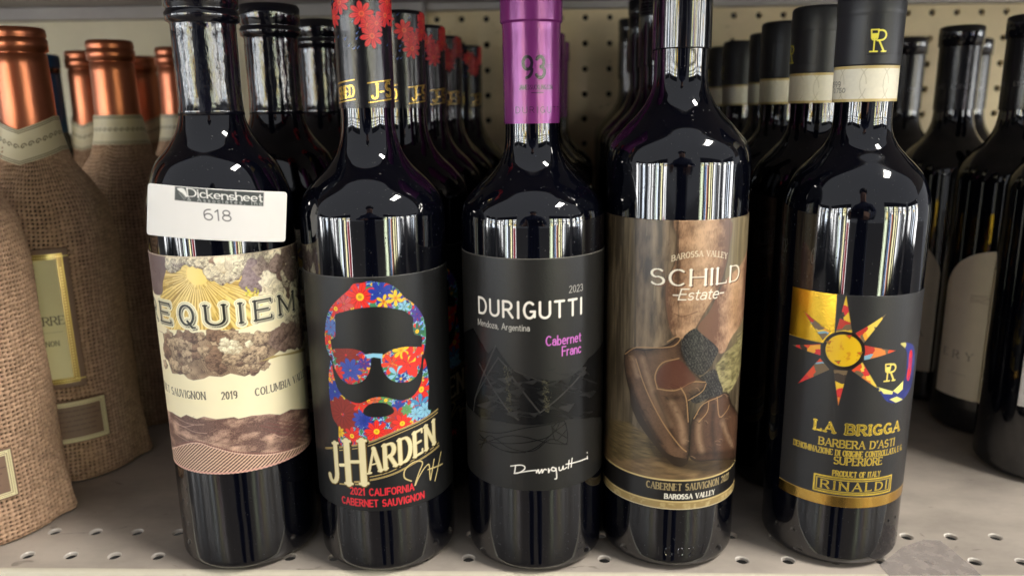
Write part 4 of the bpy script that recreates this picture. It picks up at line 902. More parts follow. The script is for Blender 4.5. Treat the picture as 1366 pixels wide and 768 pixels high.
def art_rinaldi():
    x, D, R = FRONT['B5']; c7 = cr(1020, 370, 4.04); c8 = cr(1000, 530, 3.228)
    top = hitcyl(1139, 394, x, D, R)[1]; bot = hitcyl(1124, 676, x, D, R)[1]
    P = lambda L: cv.pp(c7(L)); P8 = lambda L: cv.pp(c8(L))
    cv0 = Canvas(x, D, R, -1, 1, bot, top, 3, (0, 0, 0)); ul = cv0.p(*c7([(135, 300)])[0])[0]
    cv = Canvas(x, D, R, ul/1000/R, 1.5, bot, top, .3, (38, 37, 38)); U, V = cv.U, cv.V
    cv.col *= (1+.08*(fbm(U, V, 2)-.5))[..., None]
    gr_ = P([(145, 360)])[0]; g2 = P([(390, 100)])[0]
    cv.poly([(cv.u0-1, cv.v1+1), (g2[0], cv.v1+1), P([(372, 360)])[0], (cv.u0-1, P([(372, 358)])[0][1])], (228, 184, 62), .95)
    cx, cy = P([(425, 393)])[0]; ring_r = (P([(540, 393)])[0][0]-P([(308, 393)])[0][0])/2
    rg = random.Random(2); pal = [(232, 190, 60), (226, 84, 50), (190, 60, 50), (240, 170, 60), (120, 100, 76), (236, 200, 80), (214, 60, 60), (130, 170, 190), (70, 60, 54), (226, 130, 60)]
    def shards(pts, pal, n, seed, met=.3):
        sl, m_ = cv.poly_mask(pts)
        if sl is None: return
        r_ = random.Random(seed); u_, v_ = U[sl], V[sl]; Pn = np.array(pts)
        seeds = [(r_.uniform(Pn[:, 0].min(), Pn[:, 0].max()), r_.uniform(Pn[:, 1].min(), Pn[:, 1].max())) for k in range(n)]
        d = np.stack([np.abs(u_-a+.4*(v_-b))+1.3*np.abs(v_-b-.3*(u_-a)) for a, b in seeds]); k = d.argmin(0)
        cc = np.array([lin(r_.choice(pal)) for _ in seeds])[k]; cv.put(sl, m_, cc, met)
        cv.stroke(list(pts)+[pts[0]], .25, (40, 30, 20), a=.6)
    tips = [((440, 96), (392, 300), (462, 296)), ((655, 195), (494, 305), (528, 348)), ((705, 393), (535, 372), (535, 436)), ((612, 600), (520, 460), (474, 494)), ((397, 688), (440, 500), (380, 496)), ((180, 570), (345, 488), (305, 440)), ((150, 362), (302, 364), (302, 412)), ((213, 180), (350, 296), (318, 330))]
    for k, (t_, a, b) in enumerate(tips):
        mx, my = (a[0]+b[0])/2, (a[1]+b[1])/2; a, b = [(mx+(q[0]-mx)*1.28, my+(q[1]-my)*1.28) for q in (a, b)]; shards(P([t_, a, b]), pal, 9, k+3)
    cv.disc(cx, cy, ring_r, (26, 18, 14), 0.); cv.disc(cx, cy, ring_r*.83, (232, 186, 36), .35, None)
    sl = cv.win([(cx-ring_r, cy-ring_r), (cx+ring_r, cy+ring_r)], 0); dd = np.hypot(U[sl]-cx, V[sl]-cy); q = fbm(U[sl]/2, V[sl]/2, 3)
    cv.put(sl, (dd < ring_r*.8)*np.clip((q-.6)*6, 0, 1)*.6, (206, 120, 36))
    for (a, b) in ((345, 350), (455, 318), (515, 410), (395, 455)): u_, v_ = P([(a, b)])[0]; shards([(u_-1.6, v_+.6), (u_+1.2, v_+1), (u_+.4, v_-1)], [(214, 90, 40), (160, 110, 30)], 2, a)
    sw_o = [(600, 585), (640, 608), (690, 608), (735, 575), (755, 530), (762, 480), (765, 420), (758, 385), (730, 355), (770, 350), (803, 372), (806, 440), (800, 520), (785, 590), (745, 655), (700, 676), (655, 664), (625, 625)]
    shards([tuple(z) for z in cspline(P(sw_o), 3)], [(34, 46, 120), (28, 38, 100), (50, 66, 150), (40, 52, 130), (170, 46, 54), (200, 190, 110)], 34, 8, .25)
    shards([tuple(z) for z in cspline(P([(780, 395), (794, 400), (790, 480), (778, 550), (762, 545), (772, 470)]), 3)], [(206, 40, 60), (180, 40, 90)], 5, 3)
    for q_ in ([(612, 590), (690, 612), (686, 628), (640, 625)], [(690, 610), (745, 555), (742, 600), (715, 625)], [(672, 655), (710, 640), (742, 655), (705, 672)]): cv.poly(P(q_), (236, 226, 130), .3)
    a = P([(640, 560)])[0]; h_ = P([(640, 466)])[0][1]-a[1]; wine_R(cv, a[0]-.3, a[1], h_, w_=.1)
    gold = (230, 196, 80)
    def T(st, A, B, h, w_=.14, v=None, **k):
        a, b = ends(cv, c8, A, B); vv = a[1] if v is None else v; cv.text(st, (a[0], vv), (b[0], vv), h, gold, w_, True, metal=.85, **dict(dict(contrast=.5), **k))
    vb = P8([(440, 158)])[0][1]; T('LA BRIGGA', (280, 143), (640, 145), 5.2, .26, vb, tight=.3, contrast=.7)
    vb = P8([(440, 218)])[0][1]; T("BARBERA D'ASTI", (298, 205), (620, 200), 4.0, .12, vb, narrow=True)
    vb = P8([(420, 252)])[0][1]; T('DENOMINAZIONE DI ORIGINE CONTROLLATA E G.', (190, 210), (652, 230), 3.0, .11, vb, narrow=True, tight=.24)
    vb = P8([(450, 291)])[0][1]; T('SUPERIORE', (362, 285), (567, 285), 4.0, .12, vb, narrow=True)
    vb = P8([(450, 342)])[0][1]; T('PRODUCT OF ITALY', (357, 335), (560, 333), 2.9, .11, vb, narrow=True)
    a, b = ends(cv, c8, (275, 395), (603, 390)); t_ = P8([(440, 350)])[0][1]; bt = P8([(440, 418)])[0][1]
    for (o, w_) in ((0, .8), (1.2, .4)): cv.stroke([(a[0]+o, bt+o), (b[0]-o, bt+o), (b[0]-o, t_-o), (a[0]+o, t_-o), (a[0]+o, bt+o)], w_, gold, .85)
    cv.text('RINALDI', (a[0]+3.6, bt+2.3), (b[0]-3.2, bt+2.3), t_-bt-4.6, gold, .15, True, metal=.85, tight=.42, narrow=True)
    g0 = P8([(400, 425)])[0][1]; m_ = np.clip((g0-V)/cv.step, 0, 1); cv.put(np.s_[:, :], m_, (216, 172, 88), .9)
    return cv

# ---- price sticker: a stiff card that is flatter than the glass it is stuck on
def sticker(root, x, D, R):
    Rc = .085; D2 = D-R-.0012+Rc
    cv = Canvas(x, D2, Rc, -.5, .5, .12, .24, 3, (0, 0, 0))
    tl, br = cv.p(203, 247), cv.p(378, 318)
    c5 = cr(190, 230, 3.658)
    A, B = cv.p(*c5([(28, 60)])[0]), cv.p(*c5([(705, 105)])[0]); A2, B2 = cv.p(*c5([(22, 300)])[0]), cv.p(*c5([(697, 340)])[0])
    u0, u1, v0, v1 = min(A2[0], A[0]), max(B[0], B2[0]), min(A2[1], B2[1])-1, max(A[1], B[1])+1
    cv = Canvas(x, D2, Rc, u0/85, u1/85, v0/1000, v1/1000, .3, (224, 220, 217))
    cv.col *= (1+.04*(fbm(cv.U/9, cv.V/9)-.5))[..., None]
    s0, s1 = c5([(160, 68)])[0], c5([(592, 98)])[0]
    a, b, c_, d = cv.pp(c5([(160, 68), (593, 98), (590, 165), (158, 135)])); cv.poly([a, b, c_, d], (62, 66, 66))
    cv.poly(cspline(cv.pp(c5([(170, 78), (200, 78), (215, 100), (216, 122), (200, 105), (182, 92)])), 3), (228, 226, 222))
    for (q0, q1) in (((192, 100), (212, 128)), ((180, 100), (205, 132))): cv.stroke(cv.pp(c5([q0, q1])), .5, (120, 122, 120))
    a, b = ends(cv, c5, (222, 116), (588, 143)); cv.text('Dickensheet', a, b, (cv.p(*c5([(225, 78)])[0])[1]-a[1]), (236, 234, 230), .15, True, tight=.12, contrast=.45, narrow=True)
    a, b = ends(cv, c5, (222, 137), (582, 160)); cv.text('& Associates, Inc', a, b, 1.7, (170, 172, 170), .16, tight=.5)
    a, b = ends(cv, c5, (304, 230), (434, 238)); cv.text('618', a, b, cv.p(*c5([(330, 178)])[0])[1]-a[1], (66, 64, 66), .11, tight=.16)
    # cut the tilted outline with rounded corners out of the grid
    P = np.array(cv.pp(c5([(28, 52), (705, 95), (697, 338), (22, 302)])))
    cen = P.mean(0); poly_ = []
    for i in range(4):
        p0, p1, p2 = P[i-1], P[i], P[(i+1) % 4]; e0 = (p0-p1)/np.linalg.norm(p0-p1); e1 = (p2-p1)/np.linalg.norm(p2-p1); r = 1.6
        for t in np.linspace(0, 1, 6): poly_.append(tuple(p1+e0*r*(1-t)**2+e1*r*t**2))
    Pt = np.array(poly_)
    # parametrise the card: rows between lower and upper edge
    n, m_ = 260, 110
    def inter(v_from, u):   # intersection of the vertical line u with the outline
        ys = []
        for (xa, ya), (xb, yb) in zip(Pt, np.roll(Pt, -1, 0)):
            if (xa-u)*(xb-u) <= 0 and xa != xb: ys.append(ya+(yb-ya)*(u-xa)/(xb-xa))
        return (min(ys), max(ys)) if ys else (v_from, v_from)
    us = np.linspace(Pt[:, 0].min()+.02, Pt[:, 0].max()-.02, n); lo_hi = np.array([inter(cen[1], u) for u in us])
    tt = np.linspace(0, 1, m_)[:, None]; VV = lo_hi[:, 0][None]*(1-tt)+lo_hi[:, 1][None]*tt; UU = np.repeat(us[None], m_, 0)
    du = (cv.u1-cv.u0)/(cv.W-1); dv = (cv.v1-cv.v0)/(cv.H-1)
    fi = np.clip((UU-cv.u0)/du, 0, cv.W-1.001); fj = np.clip((VV-cv.v0)/dv, 0, cv.H-1.001); i = fi.astype(int); j = fj.astype(int); fi = (fi-i)[..., None]; fj = (fj-j)[..., None]
    c = (cv.col[j, i]*(1-fi)+cv.col[j, i+1]*fi)*(1-fj)+(cv.col[j+1, i]*(1-fi)+cv.col[j+1, i+1]*fi)*fj
    AA = UU/85; curl = .0000006*np.clip(UU-26, 0, None)**2+.0000012*np.clip(-26-UU, 0, None)**2
    rr = Rc+curl
    Pm = np.stack([rr*np.sin(AA), (D2-D)-rr*np.cos(AA), VV/1000], -1); col = np.concatenate([c, np.zeros(c.shape[:2]+(1,))], -1)
    me = grid_mesh('price_sticker', Pm); set_col(me, 'art', col); o = link('price_sticker', me, M['paper'], root)
    sd = o.modifiers.new('thickness', 'SOLIDIFY'); sd.thickness = .0002; sd.offset = 1
    return o

# ================================================================== THE BOTTLES
def sleeve(name, rf, z0, z1, mat, root, lift=.0002, seg=72, n=26, col=None, close=False):
    Z = np.linspace(z0, z1, n); a = np.linspace(0, 2*math.pi, seg, endpoint=False); r = rf(Z)+lift
    r = np.concatenate([[r[0]-lift-.0003], r, [r[-1]-lift-.0003]]); Z = np.concatenate([[z0], Z, [z1]])
    P = np.stack([r[:, None]*np.sin(a)[None], -r[:, None]*np.cos(a)[None], np.repeat(Z[:, None], seg, 1)], -1)
    return link(name, grid_mesh(name, P, wrap=True), mat, root)
def full_sleeve_canvas(x, D, r, z0, z1, step, base, metal): return Canvas(x, D, r, -math.pi, math.pi, z0, z1, step, base, metal)
def cap_profile(rc, z0, ztop, ring=None, taper=0.):
    """closed foil or screw cap: z0..ztop, radius rc, optional raised ring (z, height, extra)"""
    q = [(z0, rc-.0006), (z0, rc)]
    if ring:
        zr, hr, ex = ring
        q += [(z0+.001, rc), (zr-.001, rc-taper), (zr, rc-taper+.0001), (zr+.0008, rc+ex), (zr+hr, rc+ex)]
        rc2 = rc+ex
    else: q += [(ztop-.004, rc)]; rc2 = rc
    q += [(ztop-.0022, rc2), (ztop-.0008, rc2-.0006), (ztop, rc2-.0022), (ztop-.0002, .0001)]
    return q

bottles = {}
# --- Requiem
x, D, R = FRONT['B1']
root = empty('wine_bottle', (x, D, 0), 'dark wine bottle with a cream engraved REQUIEM label and a white price sticker marked 618', 'wine bottle', 'bottles of the engraved cream label row'); bottles['B1'] = root
q1 = bottle_prof(R, [(.2075, .0353), (.2195, .0302), (.2285, .0228), (.2375, .0178)], .1985, .0155, .249, .307, .0014); rf1 = rprof(q1)
lathe('glass', q1, 96, M['glass'], root)
capq = [(.2435, rf1(.2435)), (.2436, rf1(.2436)+.0004)]+[(z, float(rf1(z))+.0004) for z in np.linspace(.246, .288, 12)]
capq += [(.2889, .0162), (.2897, .0178), (.2935, .0181), (.2945, .0172), (.2955, .0171), (.2965, .0180), (.3055, .0181), (.3072, .0172), (.3076, .0155), (.3074, .0001)]
lathe('foil_capsule', capq, 72, M['black_foil'], root)
lab1 = art_requiem().build('label', R, M['paper'], root); st1 = sticker(root, x, D, R)
# --- J-Harden
x, D, R = FRONT['B2']
root = empty('wine_bottle', (x, D, 0), 'dark bottle with a charcoal J-HARDEN label showing a bearded face made of flowers', 'wine bottle', 'bottles of the flower capsule row'); bottles['B2'] = root
q2 = bottle_prof(R, [(.2020, .0352), (.2100, .0290), (.2185, .0208), (.2262, .0164)], .1935, .0139, .2375, .302, .0002); rf2 = rprof(q2)
lathe('glass', q2, 96, M['glass'], root); art_harden().build('label', R, M['charcoal_paper'], root)
def art_flower_cap():
    x, D, R = FRONT['B2']; rc = .0143; cv = full_sleeve_canvas(x, D, rc, .246, .3022, .28, (14, 14, 20), .42)
    c1 = cr(400, 0, 3.84); P = lambda a, b: cv.p(*c1([(a, b)])[0])
    red = (224, 48, 50); rg = random.Random(4)
    for k in range(90):   # small blue sprigs
        u_, v_ = rg.uniform(cv.u0, cv.u1), rg.uniform(272, 300)
        cv.disc(u_, v_, rg.uniform(.25, .5), (70, 92, 150)); cv.stroke([(u_, v_), (u_+.9, v_+.9)], .2, (90, 110, 160))
    for (a, b, r_) in [(205, 15, 5.6), (180, 90, 5.0), (430, 0, 4.2), (520, 60, 5.5), (315, 72, 5.9), (350, 130, 4.4), (370, 185, 5.8), (392, 120, 4.6)]:
        u_, v_ = P(a, b); flower(cv, u_, v_, r_, red, 8, a*.2, (236, 90, 60), (140, 20, 30), met=.1)
    for k in range(11):
        u_ = cv.u0+ (k+.5)/11*(cv.u1-cv.u0)
        if -17 < u_ < 11: continue
        for j in range(2): flower(cv, u_+rg.uniform(-2, 2), rg.uniform(276, 298), rg.uniform(4.6, 6), red, 8, rg.random()*3, (236, 90, 60), (140, 20, 30), met=.1)
    gold = (214, 176, 84)
    for k, u_ in enumerate([-38, 8.5-28, 8.5, 30]):
        pass
    a = P(365, 520); b = P(470, 490)
    v0 = a[1]+1.2; rise = .32
    # the gold word band that climbs round the neck
    for uoff, st, L in ((P(372, 500)[0], 'J-S', 11.5), (P(212, 460)[0]-2.5, 'SHED', 11.)):
        cv.text(st, (uoff, v0), (uoff+L, v0+L*rise*.4), 6.8 if st == 'J-S' else 5.4, gold, .2, True, metal=.8, contrast=.6, narrow=True)
        for o in (-1.5, 7.9): cv.stroke([(uoff-2, v0+o-.3), (uoff+L+.5, v0+o+L*rise*.4)], .5, gold, .8)
    return cv
cvf = art_flower_cap()
def rcap2(Z): return np.interp(Z, [.246, .283, .290, .3000, .3013, .3022], [.0143, .0143, .0148, .0149, .0146, .0130])
cvf.build('printed_capsule', rcap2, M['foil_print'], root, 0., skirt=False)
lathe('capsule_top', [(.3019, .0001), (.30225, .0131), (.3016, .0141)][::-1], 48, M['black_cap'], root)
# --- Durigutti
x, D, R = FRONT['B3']
root = empty('wine_bottle', (x, D, 0), 'dark wine bottle with a purple foil capsule and a charcoal DURIGUTTI label', 'wine bottle', 'bottles of the purple capsule row'); bottles['B3'] = root
q3 = bottle_prof(R, [(.197, .0362), (.2043, .0304), (.212, .0221), (.2190, .0166)], .189, .0139, .2285, .302, .0012); rf3 = rprof(q3)
lathe('glass', q3, 96, M['glass'], root); art_durigutti().build('label', R, M['charcoal_paper'], root)
def art_purple():
    x, D, R = FRONT['B3']; rc = .0145; z0 = hitcyl(709, 165, x, D, rc)[1]
    cv = full_sleeve_canvas(x, D, rc, z0, .3035, .3, (122, 46, 114), .62); c = cr(600, 0, 3.84)
    dk = (30, 12, 34)
    a, b = ends(cv, c, (372, 400), (486, 400)); h = cv.p(*c([(430, 290)])[0])[1]-a[1]; cv.text('93', (a[0]+.3, a[1]), (b[0], a[1]), h, dk, .17, metal=.1, tight=.22)
    a, b = ends(cv, c, (497, 348), (515, 348)); cv.text('PTS', (a[0], a[1]), (a[0]+4, a[1]), 1.6, dk, .14, metal=.1)
    a, b = ends(cv, c, (355, 460), (520, 460)); cv.text('JAMESSUCKLING.COM', (a[0], a[1]), (b[0]+1, a[1]), 2.1, dk, .17, metal=.1, tight=.25)
    a, b = ends(cv, c, (418, 476), (480, 476)); cv.stroke([a, b], .5, dk, .3)
    a, b = ends(cv, c, (338, 580), (560, 580)); cv.text('DURIGUTTI', (a[0], a[1]), (b[0]+1, a[1]), cv.p(*c([(430, 548)])[0])[1]-a[1], dk, .14, metal=.1, tight=.42)
    return cv, z0
cvp, zp = art_purple()
def rcap3(Z): return np.interp(Z, [zp, .2820, .2858, .2868, .3015, .3027, .3035], [.0143, .0146, .0148, .0157, .0157, .0153, .0138])
cvp.build('purple_capsule', rcap3, M['purple_print'], root, 0., skirt=False)
lathe('capsule_top', [(.3029, .0143), (.3034, .0138), (.3032, .0001)], 48, M['purple_print'], root)
def fillcol(o, c, mt_):
    me = o.data; n = len(me.vertices); a = np.zeros((n, 4)); a[:, :3] = lin(c); a[:, 3] = mt_; set_col(me, 'art', a)
fillcol(root.children[-1], (122, 46, 114), .62)
embossed_base(root, 'E A', R, .25, .75)
# --- Schild
x, D, R = FRONT['B4']
root = empty('wine_bottle', (x, D, 0), 'tall dark screw cap wine bottle with a SCHILD label picturing hairy legs in brown boots', 'wine bottle', 'bottles of the tall screw cap row'); bottles['B4'] = root
q4 = bottle_prof(R, [(.2258, .0348), (.2335, .0288), (.2415, .0212), (.2482, .0166)], .2175, .0136, .2575, .326, .0008); rf4 = rprof(q4)
lathe('glass', q4, 96, M['glass'], root); art_schild().build('label', R, M['photo_paper'], root)
zc = hitcyl(916, 64, x, D, .0148)[1]
sc = [(zc, .0137), (zc, .0146), (zc+.0006, .0147), (.306, .0147)]
for k in range(5): z = .3065+k*.0022; sc += [(z, .01475), (z+.0004, .0142), (z+.0011, .0142), (z+.0015, .01475)]
sc += [(.318, .0149), (.3268, .0149), (.328, .0142), (.3282, .0001)]
lathe('screw_cap', sc, 72, M['black_cap'], root)
embossed_base(root, 'IG027', R, -.3, .38)
# --- Rinaldi
x, D, R = FRONT['B5']
root = empty('wine_bottle', (x, D, 0), 'dark wine bottle with a charcoal LA BRIGGA label carrying a golden sun', 'wine bottle', 'bottles of the matte black cap row'); bottles['B5'] = root
q5 = bottle_prof(R, [(.1985, .0353), (.2095, .0310), (.2190, .0226), (.2255, .0172)], .1890, .0142, .2345, .2995, .0008); rf5 = rprof(q5)
lathe('glass', q5, 96, M['glass'], root); art_rinaldi().build('label', R, M['charcoal_paper'], root)
za = hitcyl(1140, 136, x, D, .0153)[1]; zb = hitcyl(1142, 88, x, D, .0155)[1]
zr = hitcyl(1147, 20, x, D, .0157)[1]
lathe('cap', cap_profile(.01565, zb, .3012, (zr, .0022, .0004)), 72, M['matte_cap'], root)
def art_band():
    cv = full_sleeve_canvas(x, D, .0153, za, zb+.0002, .3, (226, 218, 198), 0.); c = cr(940, 0, 3.84); U, V = cv.U, cv.V
    cv.col *= (1-.12*(fbm(U/1.5, V/1.5)-.3))[..., None]
    for k in range(9): 
        a = k*11-46; cv.stroke([(a+7*math.cos(t/3), (za+zb)*500+9*math.sin(t/3)) for t in range(19)], .25, (178, 168, 140))
    for a, b in ((za*1000-1, za*1000+1.5), (zb*1000-1.6, zb*1000+1)): m_ = np.clip((V-a)/.3, 0, 1)*np.clip((b-V)/.3, 0, 1); cv.put(np.s_[:, :], m_, (196, 172, 112), .3)
    a, b = ends(cv, c, (622, 447), (692, 447)); cv.text('0599', (b[0]-9.5, b[1]), (b[0]+.4, b[1]), 2.6, (60, 56, 50), .13, tight=.2)
    a, b = ends(cv, c, (622, 475), (718, 475)); cv.text('0.750', (b[0]-9, b[1]), (b[0], b[1]), 2.1, (60, 56, 50), .15, tight=.2)
    return cv
art_band().build('paper_seal', lambda Z: np.full(Z.shape, .0153), M['paper'], root, 0.)
cvr = Canvas(x, D, .0157, -.5, 1.1, zb+.005, zb+.034, .22, (36, 36, 40), 0.)
c1 = cr(940, 0, 3.84); a = cvr.p(*c1([(838, 268)])[0]); h_ = cvr.p(*c1([(838, 152)])[0])[1]-a[1]
def strip_logo():
    """the gold wineglass-R, cut down to a small printed patch"""
    wine_R(cvr, a[0], a[1], h_, (240, 226, 90), .45, .075); cvr.build('printed_mark', .01565, M['foil_print'] if 0 else M['charcoal_paper'], root, .00018)
strip_logo()
# front bottle of B5 keeps its own lettering; the others behind are copies of the same make

def put(src, px, py, D_, label, rz=0., group=None, z0=None):
    """copy a bottle and stand it where the photo shows its neck (px, py) at depth D_"""
    p = atD(px, py, D_); c = copytree(bottles[src]); c.location = (p[0], D_, 0); c.rotation_euler[2] = rz; c['label'] = label
    if group: c['group'] = group
    return c
def drop(c, name):
    for ch in list(c.children):
        if ch.name.split('.')[0] == name: bpy.data.objects.remove(ch, do_unlink=True)
rr_ = random.Random(11)
def turn_mark(c, a):
    for ch in c.children:
        if ch.name.split('.')[0] == 'printed_mark': ch.rotation_euler[2] = a-c.rotation_euler[2]
for k, (px, py, d) in enumerate([(362, 60, .492), (427, 70, .575), (455, 60, .655), (487, 60, .738)]):
    c = put('B1', px, py, d, ['dark bottle with a wrinkled black foil top, directly behind the REQUIEM bottle', 'third dark bottle of the REQUIEM row, shiny top beside the flowered capsule', 'fourth dark bottle of the REQUIEM row, hidden behind the flowered capsule', 'rearmost dark bottle of the REQUIEM row'][k], rr_.uniform(-.5, .5)); drop(c, 'price_sticker')
for k, (px, py, d) in enumerate([(535, 60, .488), (567, 70, .570), (592, 80, .650), (622, 90, .745)]):
    put('B2', px, py, d, ['flower capped bottle second in the J-HARDEN row, gold letters on its neck', 'flower capped bottle third in the J-HARDEN row', 'flower capped bottle fourth in the J-HARDEN row', 'rearmost and smallest looking flower capped bottle of the J-HARDEN row'][k], [.12, .05, -.15, .1][k])
for k, (px, py, d) in enumerate([(713, 100, .487), (718, 100, .567), (728, 100, .648), (737, 100, .728)]):
    put('B3', px, py, d, ['purple capped bottle standing directly behind the DURIGUTTI bottle', 'third purple capped bottle of the DURIGUTTI row', 'fourth purple capped bottle of the DURIGUTTI row', 'rearmost purple capped bottle, a sliver of its capsule showing right of the front one'][k], rr_.uniform(-.3, .3))
for k, (px, py, d) in enumerate([(903, 60, .486), (880, 60, .567), (862, 60, .650), (845, 70, .783)]):
    put('B4', px, py, d, ['tall dark bottle standing directly behind the SCHILD bottle', 'third tall dark bottle of the SCHILD row', 'tall dark screw cap bottle whose ribbed cap shows left of the front SCHILD neck', 'rearmost and leftmost tall dark bottle of the SCHILD row'][k], rr_.uniform(.4, .9))
for k, (px, py, d) in enumerate([(1092, 60, .484), (1046, 70, .566), (1026, 80, .648), (988, 90, .722), (966, 90, .785)]):
    c = put('B5', px, py, d, ['matte black capped bottle with a paper seal, second in the LA BRIGGA row', 'matte black capped bottle with a paper seal, third in the LA BRIGGA row', 'matte black capped bottle fourth in the LA BRIGGA row, mostly hidden', 'matte black capped bottle fifth in the LA BRIGGA row, just right of the SCHILD shoulder', 'rearmost matte black capped bottle of the LA BRIGGA row'][k], [2.3, 2.6, 2.2, 2.5, 2.4][k])
    turn_mark(c, [-1.5, -1.9, .45, -1.6, -1.4][k])

# --- the right-hand group: dark bottles with pale arched labels
R = .038
WS = {'BRAVERY': -13, 'GAMMA': 33}
def art_arch(word, seed):
    cv = Canvas(0, .5, R, -1.08, 1.08, .028, .142, .5, (208, 198, 182)); U, V = cv.U, cv.V
    cv.col *= (1+.1*(fbm(U/6, V/6)-.5))[..., None]
    ink = (70, 60, 58); rg = random.Random(seed); v_ = 108
    for k in range(7):   # a thin line drawing of ridges
        pts = [(u, v_-k*.9+2.6*math.exp(-((u+rg.uniform(-2, 2))/7)**2)*rg.uniform(.3, 1.2)+rg.uniform(-.5, .5)) for u in np.arange(-19, 20, 2.5)]
        cv.stroke(list(map(tuple, spline(pts, 3))), .3, (120, 96, 84), a=.65)
    cv.text({'BRAVERY': 'ERY', 'GAMMA': 'MA'}[word], (-36 if word == 'BRAVERY' else 14, 58), (WS[word], 58), 5.6, ink, .12, True, tight=.75, contrast=.35)
    cv.stroke([(-30, 46), (-16, 46)], .5, ink, a=.4)
    return cv
def arch_label(word, root, seed):
    cv = art_arch(word, seed); A = cv.U/cv.k; Z = cv.V.copy()
    # squeeze the sheet's top into an arch
    top = 106+36*np.sqrt(np.clip(1-(cv.U/41.5)**2, 0, 1)); Zb = cv.v0; Z = Zb+(cv.V-Zb)*(top-Zb)/(cv.v1-Zb); 
    src = np.clip(((cv.V-cv.v0)/(cv.v1-cv.v0)*(top-Zb)+Zb-cv.v0)/(cv.v1-cv.v0), 0, 1)*(cv.H-1); j = src.astype(int); i = np.repeat(np.arange(cv.W)[None], cv.H, 0)
    col = cv.col[j, i]; r = R+.00025
    P = np.stack([r*np.sin(A), -r*np.cos(A), Z/1000], -1); col = np.concatenate([col, np.zeros(col.shape[:2]+(1,))], -1)
    me = grid_mesh('label', P); set_col(me, 'art', col); return link('label', me, M['paper'], root)
q6 = bottle_prof(R, [(.199, .0355), (.2085, .0292), (.2165, .0215), (.2245, .0169)], .190, .0146, .236, .304, .0014); rf6 = rprof(q6)
def art_est():
    cv = full_sleeve_canvas(0, .5, .0150, .2395, .2885, .4, (12, 12, 18), .4); 
    for u in (-46, -30, -8, 12, 31): cv.text('ESTATE', (u, 256), (u+14, 256), 2.6, (120, 118, 122), .14, True, tight=.5, narrow=True)
    return cv
def dark_bottle(name, label, px, py, D_, rz, word=None, seed=1):
    p = atD(px, py, D_); root = empty('wine_bottle', (p[0], D_, 0), label, 'wine bottle', 'dark bottles at the right end of the shelf', rz)
    lathe('glass', q6, 96, M['glass'], root)
    art_est().build('foil_capsule', lambda Z: np.interp(Z, [.2395, .2885], [.0151, .0151]), M['foil_print'], root, 0., skirt=False)
    lathe('capsule_lip', [(.2884, .0151), (.2889, .0162), (.3012, .0164), (.3030, .0158), (.3038, .0140), (.3036, .0001)], 64, M['black_foil'], root)
    if word: arch_label(word, root, seed)
    return root
bC = dark_bottle('c', 'dark bottle with a pale arched label reading ERY, between two dark bottles at the right', 1379, 33, .566, math.radians(-30), 'BRAVERY', 3)
bB = dark_bottle('b', 'dark bottle with a pale arched label partly hidden behind the LA BRIGGA bottle', 1283, 50, .640, math.radians(-86), 'GAMMA', 5)
bA = dark_bottle('a', 'smallest looking dark capped bottle against the pegboard, right of the LA BRIGGA capsule', 1212, 62, .742, .3)
p = atD(1400, 330, .492)
bD = empty('wine_bottle', (.361, .492, 0), 'near dark bottle cut off by the right edge, a white label low on its side', 'wine bottle', 'dark bottles at the right end of the shelf')
lathe('glass', q6, 96, M['glass'], bD)
art_est().build('foil_capsule', lambda Z: np.interp(Z, [.2395, .2885], [.0151, .0151]), M['foil_print'], bD, 0., skirt=False)
lathe('capsule_lip', [(.2884, .0151), (.2889, .0162), (.3012, .0164), (.3030, .0158), (.3038, .0140), (.3036, .0001)], 64, M['black_foil'], bD)
def plain_label(root, a0, a1, z0, z1, base, lines=0, name='label'):
    cv = Canvas(0, .5, R, a0, a1, z0, z1, .5, base); cv.col *= (1+.08*(fbm(cv.U/5, cv.V/5)-.5))[..., None]
    for k in range(lines):
        v_ = cv.v1-6-k*3.4
        if v_ < cv.v0+3: break
        cv.stroke([(cv.u0+3, v_), (cv.u1-4-(k*37 % 9), v_)], .6, (120, 112, 106), a=.6)
    return cv.build(name, R, M['paper'], root)
plain_label(bD, -1.0, .1, .052, .088, (206, 200, 196), 3)
plain_label(bD, -2.5, -1.90, .040, .135, (196, 184, 160), 6, 'back_label')
for (px, py, d, lb) in ((1452, 60, .57, 'dark bottle beyond the right edge behind the near one'), (1300, 60, .77, 'dark bottle in the back right, hidden between the arched labels')):
    c = copytree(bA); pz = atD(px, py, d); c.location = (pz[0], d, 0); c['label'] = lb

